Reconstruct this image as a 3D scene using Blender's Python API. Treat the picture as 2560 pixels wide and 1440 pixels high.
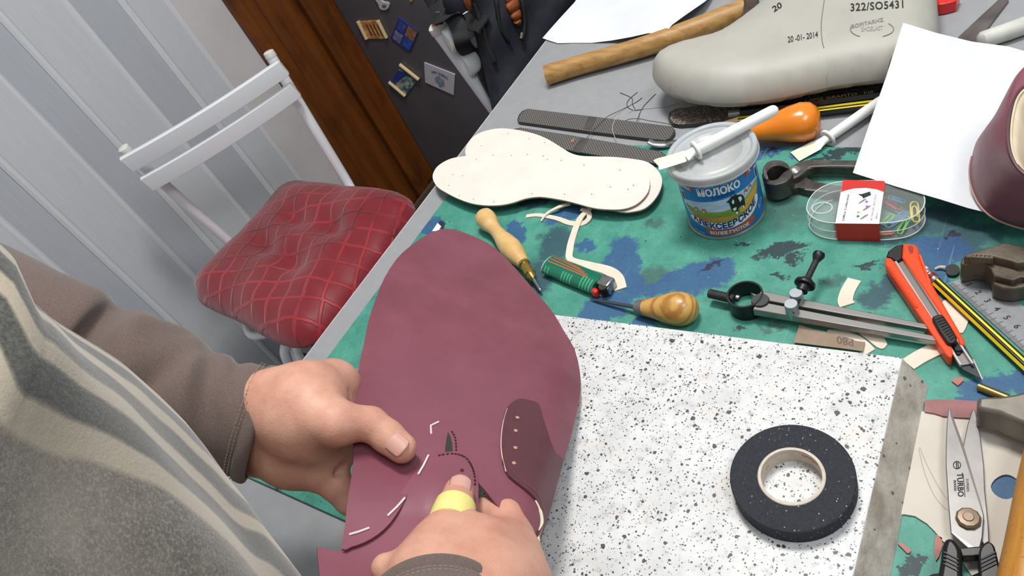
import bpy, bmesh, math, random
import numpy as np
from mathutils import Vector, Matrix
from mathutils.geometry import delaunay_2d_cdt

for o in list(bpy.data.objects):
    bpy.data.objects.remove(o)
SC = bpy.context.scene
COL = SC.collection
random.seed(7)
# ------------------------------------------------------------------ camera (all lengths below in millimetres, table top is z = 0)
F, H = 1856.6719, 512.818
R = np.array([[0.8029884732929405, 0.12055165176019103, -0.5836752616109083], [0.46360561121184574, -0.7417786136214464, 0.48459707554496856], [-0.3745388484677705, -0.6597209922624372, -0.6515280986701202]])
cam_d = bpy.data.cameras.new('camera'); cam = bpy.data.objects.new('camera', cam_d); COL.objects.link(cam)
cam_d.sensor_width = 36; cam_d.lens = F / 2560 * 36; cam_d.clip_start = 0.01; cam_d.clip_end = 50
cm = Matrix.Identity(4)
for i in range(3):
    cm[i][0] = R[i, 0]; cm[i][1] = -R[i, 1]; cm[i][2] = -R[i, 2]
cm[2][3] = H / 1000
cam.matrix_world = cm
SC.camera = cam
# ------------------------------------------------------------------ light and exposure
SC.view_settings.view_transform = 'Standard'; SC.view_settings.look = 'None'
SC.view_settings.gamma = 1; SC.view_settings.use_curve_mapping = False
SC.view_settings.exposure = 0.0
wd = bpy.data.worlds.new('world'); SC.world = wd; wd.use_nodes = True
wd.node_tree.nodes['Background'].inputs[0].default_value = (0.94, 0.97, 1.0, 1)
wd.node_tree.nodes['Background'].inputs[1].default_value = 0.41
def area(name, loc, target, sx, sy, power, col):
    l = bpy.data.lights.new(name, 'AREA'); l.shape = 'RECTANGLE'; l.size = sx; l.size_y = sy; l.energy = power; l.color = col
    o = bpy.data.objects.new(name, l); COL.objects.link(o)
    o.location = [c / 1000 for c in loc]
    d = Vector([t - c for t, c in zip(target, loc)]); o.rotation_euler = d.to_track_quat('-Z', 'Y').to_euler()
    return o
area('ceiling_lamp_main', (-330, 780, 1650), (-380, 500, 0), 0.46, 0.28, 25, (1.0, 0.97, 0.93))
area('side_fill_light', (700, 200, 1750), (-300, 300, 0), 0.9, 0.5, 13, (0.93, 0.97, 1.0))  # weaker fill light added from the side, no actual lamp there

# ------------------------------------------------------------------ helpers
def ray(u, v):
    return R @ np.array([(u - 1280) / F, (v - 720) / F, 1.0])
def P(u, v, z=0.0):           # picture point on the horizontal plane z
    d = ray(u, v); return d * ((z - H) / d[2]) + np.array([0, 0, H])
def PX(u, v, x):              # picture point on the plane x = const
    d = ray(u, v); return d * (x / d[0]) + np.array([0, 0, H])
def PY(u, v, y):
    d = ray(u, v); return d * (y / d[1]) + np.array([0, 0, H])
def PD(u, v, dist):
    d = ray(u, v); return d / np.linalg.norm(d) * dist + np.array([0, 0, H])
def V3(*a): return np.array(a, float)
def unit(a): return a / max(1e-9, np.linalg.norm(a))

def lin(c):
    out = []
    for x in c[:3]:
        x = x / 255.0
        out.append(x / 12.92 if x <= 0.04045 else ((x + 0.055) / 1.055) ** 2.4)
    return (*out, 1.0)

MATS = {}
class NT:
    def __init__(s, m): s.t = m.node_tree; s.n = s.t.nodes; s.b = s.n['Principled BSDF']
    def add(s, typ, **kw):
        x = s.n.new(typ)
        for k, v in kw.items():
            if k.startswith('_'): setattr(x, k[1:], v)
            else: x.inputs[k.replace('__', ' ')].default_value = v
        return x
    def link(s, a, b): s.t.links.new(a, b)
    def math(s, op, a, b=None, clamp=False):
        x = s.n.new('ShaderNodeMath'); x.operation = op; x.use_clamp = clamp
        for i, q in enumerate((a, b)):
            if q is None: continue
            if isinstance(q, (int, float)): x.inputs[i].default_value = q
            else: s.link(q, x.inputs[i])
        return x.outputs[0]
    def mix(s, fac, a, b):
        x = s.n.new('ShaderNodeMix'); x.data_type = 'RGBA'
        for i, q in ((0, fac), (6, a), (7, b)):
            if isinstance(q, (int, float)): x.inputs[i].default_value = q
            elif isinstance(q, tuple): x.inputs[i].default_value = q
            else: s.link(q, x.inputs[i])
        return x.outputs[2]
    def rng(s, v, a, b, c=0.0, d=1.0):
        x = s.n.new('ShaderNodeMapRange'); x.inputs[1].default_value = a; x.inputs[2].default_value = b
        x.inputs[3].default_value = c; x.inputs[4].default_value = d; s.link(v, x.inputs[0]); return x.outputs[0]
    def noise(s, vec, scale, detail=3, rough=.55, dist=0.0, col=False):
        x = s.n.new('ShaderNodeTexNoise'); x.inputs['Scale'].default_value = scale; x.inputs['Detail'].default_value = detail
        x.inputs['Roughness'].default_value = rough; x.inputs['Distortion'].default_value = dist
        if vec is not None: s.link(vec, x.inputs['Vector'])
        return x.outputs['Color' if col else 'Fac']
    def bump(s, h, strength, dist=.001):
        x = s.n.new('ShaderNodeBump'); x.inputs['Strength'].default_value = strength; x.inputs['Distance'].default_value = dist
        s.link(h, x.inputs['Height']); s.link(x.outputs[0], s.b.inputs['Normal'])
    def coord(s, kind='Object', scale=None, rot=None):
        c = s.n.new('ShaderNodeTexCoord').outputs[kind]
        if scale or rot:
            m = s.n.new('ShaderNodeMapping')
            if scale: m.inputs['Scale'].default_value = scale
            if rot: m.inputs['Rotation'].default_value = rot
            s.link(c, m.inputs['Vector']); c = m.outputs[0]
        return c
    def pos(s): return s.n.new('ShaderNodeNewGeometry').outputs['Position']
def newmat(name, col=(128, 128, 128), rough=.5, metal=0., spec=.5):
    m = bpy.data.materials.new(name); m.use_nodes = True; MATS[name] = m; t = NT(m)
    t.b.inputs['Base Color'].default_value = lin(col); t.b.inputs['Roughness'].default_value = rough
    t.b.inputs['Metallic'].default_value = metal; t.b.inputs['Specular IOR Level'].default_value = spec
    m.diffuse_color = lin(col)
    return m, t
def mat(name, col, rough=.5, metal=0., col2=None, scale=30., bump=0., bscale=None, spec=.5, stretch=None, lo=.35, hi=.7, trans=0., coat=0., alpha=1., bdist=.001, detail=4, rot=None):
    if name in MATS: return MATS[name]
    m, t = newmat(name, col, rough, metal, spec)
    vec = t.coord('Object', stretch, rot)
    if col2:
        n = t.noise(vec, scale, detail); t.link(t.mix(t.rng(n, lo, hi), lin(col), lin(col2)), t.b.inputs['Base Color'])
    if bump: t.bump(t.noise(vec, bscale or scale * 4, 3), bump, bdist)
    if trans: t.b.inputs['Transmission Weight'].default_value = trans
    if coat: t.b.inputs['Coat Weight'].default_value = coat; t.b.inputs['Coat Roughness'].default_value = .15
    if alpha < 1: t.b.inputs['Alpha'].default_value = alpha
    return m

def tag(o, label=None, cat=None, group=None, kind=None):
    if label: o['label'] = label
    if cat: o['category'] = cat
    if group: o['group'] = group
    if kind: o['kind'] = kind
    return o
def thing(name, label, cat, loc, group=None):
    o = bpy.data.objects.new(name, None); COL.objects.link(o); o.empty_display_size = .01
    o.location = [c / 1000 for c in loc]; return tag(o, label, cat, group)
def worldloc(o):
    l = V3(0, 0, 0)
    while o is not None: l = l + V3(*o.location); o = o.parent
    return l
def mk(name, verts, faces, m, parent=None, smooth=True, origin=None, bevel=0, seg=2, sub=0, angle=40, label=None):
    v = np.asarray(verts, float) / 1000
    if parent is not None: org = worldloc(parent)
    elif origin is not None: org = np.asarray(origin, float) / 1000
    else: org = V3(*((v.min(0) + v.max(0)) / 2)[:2], v[:, 2].min())
    me = bpy.data.meshes.new(name); me.from_pydata([tuple(x) for x in (v - org)], [], [tuple(int(i) for i in f) for f in faces]); me.update()
    bm = bmesh.new(); bm.from_mesh(me); bmesh.ops.recalc_face_normals(bm, faces=bm.faces); bm.to_mesh(me); bm.free()
    o = bpy.data.objects.new(name, me); COL.objects.link(o)
    if m is not None:
        for q in (m if isinstance(m, (list, tuple)) else [m]): me.materials.append(q)
    if parent is not None: o.parent = parent
    else: o.location = org
    if smooth:
        for p in me.polygons: p.use_smooth = True
        me.set_sharp_from_angle(angle=math.radians(angle))
    if bevel:
        b = o.modifiers.new('bevel', 'BEVEL'); b.width = bevel / 1000; b.segments = seg; b.limit_method = 'ANGLE'; b.angle_limit = math.radians(35)
    if sub:
        b = o.modifiers.new('sub', 'SUBSURF'); b.levels = sub; b.render_levels = sub
    if label: o['label'] = label
    return o
def spline(pts, n=6, closed=True):
    pts = [np.asarray(p, float) for p in pts]; out = []; N = len(pts)
    rngi = range(N) if closed else range(N - 1)
    for i in rngi:
        if closed: a, b, c, d = pts[i - 1], pts[i], pts[(i + 1) % N], pts[(i + 2) % N]
        else: a, b, c, d = pts[max(i - 1, 0)], pts[i], pts[i + 1], pts[min(i + 2, N - 1)]
        for k in range(n):
            t = k / n
            out.append(.5 * ((2 * b) + (c - a) * t + (2 * a - 5 * b + 4 * c - d) * t * t + (3 * b - 3 * c + d - a) * t ** 3))
    if not closed: out.append(pts[-1])
    return out
def prism(name, top, th, m, parent=None, bevel=0, smooth=False, down=None, label=None, seg=2):
    top = [np.asarray(p, float) for p in top]; dn = V3(0, 0, -th) if down is None else np.asarray(down, float)
    n = len(top); v = top + [p + dn for p in top]
    f = [tuple(range(n)), tuple(range(2 * n - 1, n - 1, -1))] + [(i, i + n, (i + 1) % n + n, (i + 1) % n) for i in range(n)]
    return mk(name, v, f, m, parent, smooth or bevel > 0, bevel=bevel, label=label, seg=seg)
def ppx(name, px, z, th, m, parent=None, bevel=0, smooth_n=0, label=None, seg=2):    # outline seen in the picture, on the plane z (top)
    if smooth_n: px = spline(px, smooth_n)
    return prism(name, [P(p[0], p[1], z if len(p) < 3 else p[2]) for p in px], th, m, parent, bevel, smooth_n > 0, label=label, seg=seg)
def frame(d):
    d = unit(d); a = V3(0, 0, 1) if abs(d[2]) < .9 else V3(1, 0, 0)
    x = unit(np.cross(a, d)); return x, np.cross(d, x), d
def sweep(name, pts, rad, m, parent=None, n=12, squash=1.0, up=None, closed=False, ret=False, label=None, phase=0):
    pts = [np.asarray(p, float) for p in pts]; N = len(pts)
    if np.isscalar(rad): rad = [rad] * N
    v = []; px = None
    for i, p in enumerate(pts):
        if closed: d = unit(pts[(i + 1) % N] - pts[i - 1])
        else: d = unit(pts[min(i + 1, N - 1)] - pts[max(i - 1, 0)])
        if up is not None: x = unit(np.cross(np.asarray(up, float), d)); y = np.cross(d, x)
        elif px is None: x, y, _ = frame(d)
        else: x = unit(px - d * (px @ d)); y = np.cross(d, x)
        px = x
        r = rad[i]; rx, ry = (r if isinstance(r, (tuple, list)) else (r, r * squash))
        for k in range(n):
            a = 2 * math.pi * k / n + phase; v.append(p + x * math.cos(a) * rx + y * math.sin(a) * ry)
    f = []
    for i in range(N if closed else N - 1):
        j = (i + 1) % N
        for k in range(n): f.append((i * n + k, i * n + (k + 1) % n, j * n + (k + 1) % n, j * n + k))
    if not closed: f += [tuple(range(n - 1, -1, -1)), tuple(range((N - 1) * n, N * n))]
    if ret: return v, f
    return mk(name, v, f, m, parent, label=label)
def lathe(name, A, B, prof, m, parent=None, n=28, squash=1.0, up=None, label=None):
    A = np.asarray(A, float); B = np.asarray(B, float); d = unit(B - A); L = np.linalg.norm(B - A)
    if up is not None: x = unit(np.cross(np.asarray(up, float), d)); y = np.cross(d, x)
    else: x, y, _ = frame(d)
    v = []
    for s, r in prof:
        for k in range(n):
            a = 2 * math.pi * k / n; v.append(A + d * s * L + x * math.cos(a) * r + y * math.sin(a) * r * squash)
    N = len(prof); f = []
    for i in range(N - 1):
        for k in range(n): f.append((i * n + k, i * n + (k + 1) % n, (i + 1) * n + (k + 1) % n, (i + 1) * n + k))
    f += [tuple(range(n - 1, -1, -1)), tuple(range((N - 1) * n, N * n))]
    return mk(name, v, f, m, parent, label=label)
def vcyl(name, c, z0, z1, prof, m, parent=None, n=64, label=None):
    return lathe(name, (c[0], c[1], z0), (c[0], c[1], z1), prof, m, parent, n, label=label)
def bar(name, A, B, w, h, m, parent=None, up=(0, 0, 1), bevel=0, w2=None, h2=None, label=None):
    A = np.asarray(A, float); B = np.asarray(B, float); d = unit(B - A); x = unit(np.cross(d, np.asarray(up, float))); y = np.cross(x, d)
    w2 = w if w2 is None else w2; h2 = h if h2 is None else h2; v = []
    for p, a, b in ((A, w, h), (B, w2, h2)):
        for sx, sy in ((-1, -1), (1, -1), (1, 1), (-1, 1)): v.append(p + x * sx * a / 2 + y * sy * b / 2)
    f = [(0, 1, 2, 3), (7, 6, 5, 4)] + [(i, (i + 1) % 4, (i + 1) % 4 + 4, i + 4) for i in range(4)]
    return mk(name, v, f, m, parent, bevel > 0, bevel=bevel, label=label)
def box(name, lo, hi, m, parent=None, bevel=0, label=None):
    (a, b, c), (d, e, g) = lo, hi
    return prism(name, [(a, b, g), (d, b, g), (d, e, g), (a, e, g)], g - c, m, parent, bevel, label=label)
def seg_dist(q, poly):
    q = np.asarray(q, float); poly = np.asarray(poly, float); a = poly; b = np.roll(poly, -1, 0); best = np.full(len(q), 1e9)
    for i in range(len(a)):
        ab = b[i] - a[i]; t = np.clip(((q - a[i]) @ ab) / max(1e-9, ab @ ab), 0, 1); best = np.minimum(best, np.linalg.norm(q - (a[i] + t[:, None] * ab), axis=1))
    return best
def inside(q, poly):
    q = np.asarray(q, float); c = np.zeros(len(q), bool); n = len(poly)
    for i in range(n):
        (x1, y1), (x2, y2) = poly[i], poly[(i + 1) % n]
        if y1 == y2: continue
        c ^= ((y1 > q[:, 1]) != (y2 > q[:, 1])) & (q[:, 0] < (x2 - x1) * (q[:, 1] - y1) / (y2 - y1) + x1)
    return c
def tri2d(outline, step, holes=(), extra=()):
    loops = [np.asarray(outline, float)] + [np.asarray(h, float) for h in holes]
    lo = loops[0].min(0); hi = loops[0].max(0); g = []
    k = 0; y = lo[1] + step * .5
    while y < hi[1]:
        x = lo[0] + step * (.5 if k % 2 else 0)
        while x < hi[0]: g.append((x, y)); x += step
        y += step * .87; k += 1
    g = np.array(g) if g else np.zeros((0, 2))
    if len(g):
        ok = inside(g, loops[0]) & (seg_dist(g, loops[0]) > step * .4)
        for h in loops[1:]: ok &= ~inside(g, h) & (seg_dist(g, h) > step * .3)
        g = g[ok]
    vs = []; fs = []; es = []
    for l in loops:
        i0 = len(vs); vs += [Vector(p) for p in l]; es += [(i0 + i, i0 + (i + 1) % len(l)) for i in range(len(l))]
    vs += [Vector(p) for p in g] + [Vector(p) for p in extra]
    r = delaunay_2d_cdt(vs, es, [], 0, 1e-4)
    vo = np.array([tuple(p) for p in r[0]]); tr = [tuple(f) for f in r[2]]
    cen = np.array([vo[list(f)].mean(0) for f in tr]); ok = inside(cen, loops[0])
    for h in loops[1:]: ok &= ~inside(cen, h)
    tr = [f for f, k in zip(tr, ok) if k]
    # consistent winding
    out = []
    for a, b, c in tr:
        ar = (vo[b][0] - vo[a][0]) * (vo[c][1] - vo[a][1]) - (vo[b][1] - vo[a][1]) * (vo[c][0] - vo[a][0])
        out.append((a, b, c) if ar > 0 else (a, c, b))
    return vo, out
def shell(vo, tr, top, bot):
    """closed solid from a triangulated outline with two vertex layers"""
    n = len(vo); f = list(tr) + [(c + n, b + n, a + n) for a, b, c in tr]; ed = {}
    for t in tr:
        for i in range(3): ed[(t[i], t[(i + 1) % 3])] = 1
    for (a, b) in ed:
        if (b, a) not in ed: f.append((a, a + n, b + n, b))
    return list(top) + list(bot), f
def sheet(name, px, lift, th, m, parent=None, step=22, holes=(), sn=0, smooth=True, label=None, both=False, angle=50):
    """thin curved sheet: outline in picture pixels, lift(u, v) gives its 3D point"""
    if sn: px = spline(px, sn)
    vo, tr = tri2d(px, step, holes)
    top = np.array([lift(u, v) for u, v in vo])
    nr = np.zeros_like(top)
    for a, b, c in tr:
        x = np.cross(top[b] - top[a], top[c] - top[a]); nr[a] += x; nr[b] += x; nr[c] += x
    nr = np.array([unit(x) for x in nr]); nr *= np.where(nr[:, 2:3] < 0, -1, 1)
    v, f = shell(vo, tr, top, top - nr * th)
    return mk(name, v, f, m, parent, smooth, label=label, angle=angle)
def inflate(name, px, base, nrm, hfun, m, parent=None, step=20, sn=0, label=None, low=None, sub=0, angle=60):
    """rounded solid: outline in the picture, base(u, v) its middle surface, hfun(u, v, d) half thickness (d = pixels from the rim)"""
    if sn: px = spline(px, sn)
    vo, tr = tri2d(px, step)
    d = seg_dist(vo, px); n = np.asarray(nrm, float)
    b = np.array([base(u, v) for u, v in vo]); h = np.array([hfun(u, v, max(0, q)) for (u, v), q in zip(vo, d)])
    hl = h if low is None else np.array([low(u, v, max(0, q)) for (u, v), q in zip(vo, d)])
    v, f = shell(vo, tr, b + n * h[:, None] + n * .05, b - n * hl[:, None] - n * .05)
    return mk(name, v, f, m, parent, True, label=label, angle=angle, sub=sub)
def textmesh(name, s, fn, m, parent=None, bold=0.0, align='CENTER', size=1.0, space=1.0, shear=0.0):
    c = bpy.data.curves.new(name, 'FONT'); c.body = s; c.align_x = align; c.align_y = 'CENTER'; c.size = size; c.offset = bold; c.resolution_u = 3
    c.space_character = space; c.shear = shear
    o = bpy.data.objects.new(name, c); COL.objects.link(o)
    bpy.context.view_layer.update()
    me = bpy.data.meshes.new_from_object(o.evaluated_get(bpy.context.evaluated_depsgraph_get()))
    bm = bmesh.new(); bm.from_mesh(me)
    bmesh.ops.triangulate(bm, faces=bm.faces)
    for _ in range(2):
        es = [e for e in bm.edges if e.calc_length() > .3 * size]
        if es: bmesh.ops.subdivide_edges(bm, edges=es, cuts=1); bmesh.ops.triangulate(bm, faces=bm.faces)
    v = [np.asarray(fn(p.co.x, p.co.y), float) for p in bm.verts]; bm.verts.index_update(); f = [[q.index for q in t.verts] for t in bm.faces]; bm.free()
    bpy.data.objects.remove(o); bpy.data.curves.remove(c); bpy.data.meshes.remove(me)
    return mk(name, v, f, m, parent, False)
def text_px(name, s, uv, ex, ey, lift, m, parent=None, **kw):       # lettering lying on a surface
    return textmesh(name, s, lambda x, y: lift(uv[0] + x * ex[0] + y * ey[0], uv[1] + x * ex[1] + y * ey[1]), m, parent, **kw)
def LZ(z): return lambda u, v: P(u, v, z)

# ================================================================== materials
grey_table = mat('grey_laminate', (148, 150, 153), .42, col2=(153, 155, 158), scale=60, bump=.05, bscale=900, spec=.4)
edge_white = mat('white_edge_band', (196, 200, 204), .5, col2=(170, 174, 178), scale=90)
white_paint = mat('white_enamel', (234, 238, 242), .22, spec=.6, coat=.4)
cap_white = mat('ivory_plastic', (226, 224, 216), .45)
floor_m = mat('brown_laminate', (70, 40, 24), .45, col2=(52, 30, 18), scale=18, stretch=(1, .12, 1))
black_m = mat('black_plastic', (22, 22, 24), .42)
steel = mat('bright_steel', (176, 178, 180), .26, .95, col2=(150, 152, 154), scale=80)
steel_dark = mat('dark_steel', (92, 88, 84), .42, .85, col2=(58, 52, 48), scale=60, bump=.15, bscale=400)
brass = mat('brass', (190, 158, 84), .28, .95)
paper_m = mat('white_paper', (226, 229, 234), .75, col2=(220, 223, 228), scale=20, spec=.2)
red_plastic = mat('red_plastic', (214, 30, 24), .3, coat=.3)
ink = mat('black_ink', (34, 34, 36), .7)
ink_grey = mat('faded_ink', (128, 126, 122), .7)

# wall panels
def panel_mat(name, c1, c2):
    m, t = newmat(name, c1, .42, spec=.4)
    v = t.coord('Object', (1, 1, .03)); n = t.noise(v, 420, 2); n2 = t.noise(t.coord('Object'), 3.2, 3)
    c = t.mix(t.rng(n, .35, .7), lin(c1), lin(c2)); c = t.mix(t.math('MULTIPLY', t.rng(n2, .45, .75), .35), c, lin((c2[0] - 6, c2[1] - 6, c2[2] - 5)))
    sp = t.noise(t.coord('Object', (1, 1, .5)), 36, 5, .7); c = t.mix(t.rng(sp, .735, .76), c, lin((128, 118, 110)))
    t.link(c, t.b.inputs['Base Color']); t.bump(n, .06, .0005); return m
panel_light = panel_mat('wall_panel_pale', (204, 207, 211), (197, 201, 206))
panel_dark = panel_mat('wall_panel_inset_shade', (184, 188, 195), (177, 182, 189))  # recess shade put into the inset strips' darker colour
panel_bev = panel_mat('wall_panel_rib', (216, 218, 221), (211, 214, 218))  # highlight along the ribs put into a lighter colour
plaster_m = mat('white_reveal', (210, 207, 207), .6, col2=(200, 196, 196), scale=9, bump=.1, bscale=50)

WX = -1700.0
wall = box('wall_left', (WX - 60, -1600, -750), (WX - 14, 3000, 1700), plaster_m); tag(wall, 'pale panelled wall behind the folding chair', 'wall', kind='structure')
bounds = [1063, 944, 854, 751, 631, 544, 430]
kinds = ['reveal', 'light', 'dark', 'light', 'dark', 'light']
y = 430
while y > -1500:
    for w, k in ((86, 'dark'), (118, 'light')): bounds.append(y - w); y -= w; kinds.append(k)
for i, k in enumerate(kinds):
    y1, y0 = bounds[i], bounds[i + 1]
    if k == 'reveal': box('wall_board', (WX - 14, y0, -750), (WX + 1, y1 + 3, 1700), plaster_m, wall)
    else:
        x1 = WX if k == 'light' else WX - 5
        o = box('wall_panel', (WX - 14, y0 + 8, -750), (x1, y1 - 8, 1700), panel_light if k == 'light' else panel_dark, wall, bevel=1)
    if i > 0:
        a = V3(0, y1 - 10, 0); x0 = WX + 1
        prism('wall_panel_rib', [(WX - 13, y1 - 9, 1700), (WX - 2, y1 - 9, 1700), (WX + 2.5, y1 - 3, 1700), (WX + 2.5, y1 + 4, 1700), (WX - 2, y1 + 9, 1700), (WX - 13, y1 + 9, 1700)], 2450, panel_bev, wall, smooth=False)

# brown moulded door casing
m, t = newmat('brown_varnished_wood', (94, 52, 18), .38, spec=.4)
v = t.coord('Object', (1, 1, .07)); n = t.noise(v, 26, 4, .6, .6); n2 = t.noise(t.coord('Object', (1, 1, .6)), 14, 4)
c = t.mix(t.rng(n, .35, .7), lin((122, 66, 20)), lin((90, 47, 16))); c = t.mix(t.rng(n2, .5, .75), c, lin((76, 41, 18)))
t.link(c, t.b.inputs['Base Color']); t.bump(n, .15, .001); casing_wood = m
cas = thing('trim_1', 'brown varnished moulded door casing between panelled wall and refrigerator', 'door casing', (WX, 1200, -750)); cas['kind'] = 'structure'
ys = [1063, 1120, 1128, 1176, 1186, 1236, 1246, 1300, 1312, 1420]
xs = [WX + 16, WX + 30, WX + 22, WX + 26, WX + 14, WX + 14, WX + 24, WX + 24, WX + 10, WX + 4]
for i in range(0, 9, 2):
    a, b = ys[i], ys[i + 1]
    prism('casing_board' if i in (0, 4, 8) else 'casing_moulding', [(WX - 14, a, 1700), (xs[i], a, 1700), ((xs[i] + xs[i + 1]) / 2 + 5, (a + b) / 2, 1700), (xs[i + 1], b, 1700), (WX - 14, b, 1700)], 2446, casing_wood, cas, smooth=False)
for i in range(1, 8, 2):
    box('casing_groove', (WX - 14, ys[i], -746), (xs[i] - 9, ys[i + 1], 1700), casing_wood, cas)
flr = box('floor', (-1760, -1500, -790), (1600, 3000, -750), floor_m); tag(flr, kind='structure')
sk = box('baseboard_left', (WX + 32, 1064, -750), (WX + 44, 1345, -738), mat('grey_conduit', (96, 84, 74), .5)); tag(sk, kind='structure')

# refrigerator with magnets
fr_m = mat('charcoal_enamel', (92, 90, 95), .4, col2=(84, 82, 87), scale=8, bump=.05, bscale=600, spec=.5)
FY = 1352.0
fr = thing('refrigerator', 'dark grey refrigerator covered with souvenir magnets behind the chairs', 'refrigerator', (-1350, 1650, -750))
box('body', (-1690, FY, -735), (-1030, 1960, 900), fr_m, fr, bevel=6)
for sx in (-1650, -1070):
    for sy in (1400, 1910): box('foot', (sx - 20, sy - 20, -750), (sx + 20, sy + 20, -735), black_m, fr)
def FL(u, v, off=0.): return PY(u, v, FY - off)
def flat(name, px, off, th, m, parent=None, **k):
    return prism(name, [FL(u, v, off) for u, v in px], 0, m, parent, down=(0, th, 0), **k)
mg = thing('fridge_magnet', 'parchment scroll magnet with an engraved brown drawing', 'magnet', FL(930, 98), 'fridge magnets')
parch = mat('parchment', (222, 178, 118), .6, col2=(176, 112, 52), scale=55, lo=.4, hi=.62)
cream = mat('parchment_edge', (232, 204, 160), .6)
flat('plaque', [(898, 55), (944, 52), (966, 90), (960, 97), (918, 97)], 4, 4, parch, mg)
for a, b in (((895, 54), (916, 97)), ((945, 52), (966, 94))): sweep('scroll_roll', [FL(*a, 5), FL(*b, 5)], 5.5, cream, mg, 10)
for k in range(4): flat('engraved_line', [(914 + 9 * k, 62), (917 + 9 * k, 61), (931 + 9 * k, 88), (928 + 9 * k, 90)], 4.6, .4, mat('sepia_ink', (112, 62, 26), .7), mg)
mg = thing('fridge_magnet', 'square blue and orange photo collage magnet', 'magnet', FL(1012, 130), 'fridge magnets')
q = [(996, 44), (1045, 80), (1024, 131), (977, 97)]
flat('plaque', q, 4, 4, mat('collage_blue', (52, 72, 150), .35, col2=(36, 44, 96), scale=40), mg)
def qp(q, s, t_): a, b, c, d = [np.array(x, float) for x in q]; return (a * (1 - s) + b * s) * (1 - t_) + (d * (1 - s) + c * s) * t_
for s0, s1, t0, t1, cc in ((.1, .45, .1, .48, (70, 90, 170)), (.52, .96, .04, .5, (176, 128, 84)), (.06, .46, .55, .94, (148, 140, 190)), (.55, .95, .56, .95, (60, 96, 190))):
    flat('photo', [qp(q, s0, t0), qp(q, s1, t0), qp(q, s1, t1), qp(q, s0, t1)], 4.5, .4, mat('photo%d%d' % (cc[0], cc[1]), cc, .35, col2=tuple(int(x * .6) for x in cc), scale=60), mg)
mg = thing('fridge_magnet', 'blue and green landscape scroll magnet with cream rolled ends', 'magnet', FL(1012, 240), 'fridge magnets')
q = [(997, 175), (1040, 205), (1015, 237), (975, 205)]
flat('plaque', q, 4, 4, mat('landscape_print', (60, 104, 128), .5, col2=(176, 184, 160), scale=60, lo=.45, hi=.6), mg)
flat('sky_print', [qp(q, 0, 0), qp(q, .45, 0), qp(q, .2, 1), qp(q, 0, 1)], 4.5, .4, mat('deep_blue_print', (40, 62, 150), .5), mg)
for a, b in (((999, 161), (1047, 199)), ((972, 205), (1013, 240))): sweep('scroll_roll', [FL(*a, 6), FL(*b, 6)], 5.5, cream, mg, 10)
mg = thing('fridge_magnet', 'white rectangular magnet with blue lettering and a figure', 'magnet', FL(1098, 238), 'fridge magnets')
q = [(1060, 157), (1137, 187), (1134, 238), (1063, 206)]
flat('plaque', q, 4, 4, mat('white_gloss', (196, 192, 200), .3), mg)
blue_ink = mat('blue_ink', (64, 88, 140), .6)
def onq(q, off): return lambda s, t_: FL(*qp(q, s, t_), off)
textmesh('lettering', 'OPET ZGEREG', lambda x, y: FL(*qp(q, .5 + x * .085, .34 - y * .17 + .9 * (x * .085) ** 2 - .07), 4.7), blue_ink, mg, bold=.02)
fig = [(.42, .42), (.5, .36), (.56, .44), (.64, .46), (.68, .8), (.6, .8), (.58, .9), (.48, .9), (.46, .78), (.36, .74), (.34, .56)]
flat('figure_print', [qp(q, *f) for f in fig], 4.6, .4, mat('pale_blue_print', (132, 158, 172), .6, col2=(96, 110, 112), scale=90), mg)
mg = thing('fridge_magnet', 'small white bottle shaped magnet at the top edge', 'magnet', FL(955, 24), 'fridge magnets')
flat('plaque', spline([(930, -12), (944, -12), (955, 4), (970, 8), (972, 18), (962, 25), (950, 22), (944, 8)], 4), 5, 5, mat('silvery_white', (196, 196, 196), .4), mg, smooth=True)
flat('inset', spline([(956, 12), (965, 13), (963, 20), (955, 19)], 4), 5.6, .5, mat('grey_inset', (110, 108, 110), .5), mg)
mg = thing('fridge_magnet', 'brown bread like magnet half hidden behind the chair post', 'magnet', FL(1215, 235), 'fridge magnets')
flat('plaque', spline([(1196, 178), (1206, 183), (1246, 226), (1240, 240), (1222, 228), (1198, 204)], 3), 6, 6, mat('bread_brown', (128, 88, 54), .6, col2=(92, 58, 36), scale=50), mg, smooth=True)
flat('rim', [(1172, 205), (1180, 203), (1188, 214), (1182, 219)], 6, 6, cream, mg)
for pts, lab in (([(1018, -14), (1030, -14), (1031, 4), (1025, 5)], 'tiny tan magnet cut off by the top of the picture'),):
    o = flat('fridge_magnet', pts, 4, 4, mat('tan_print', (168, 136, 104), .5)); tag(o, lab, 'magnet', 'fridge magnets')

# ================================================================== table
tb = thing('work_table', 'grey laminate work table with a pale edge band', 'table', (-300, 700, -750))
TE = -672.0
box('table_top', (TE + 1.5, 22, -26), (640, 1560, 0), grey_table, tb, bevel=.8)
box('edge_band', (TE, 22, -26), (TE + 1.5, 1560, -.4), edge_white, tb)
for lx, ly in ((-600, 90), (560, 90), (-600, 1480), (560, 1480)): box('leg', (lx - 22, ly - 22, -750), (lx + 22, ly + 22, -26), steel_dark, tb)

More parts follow.
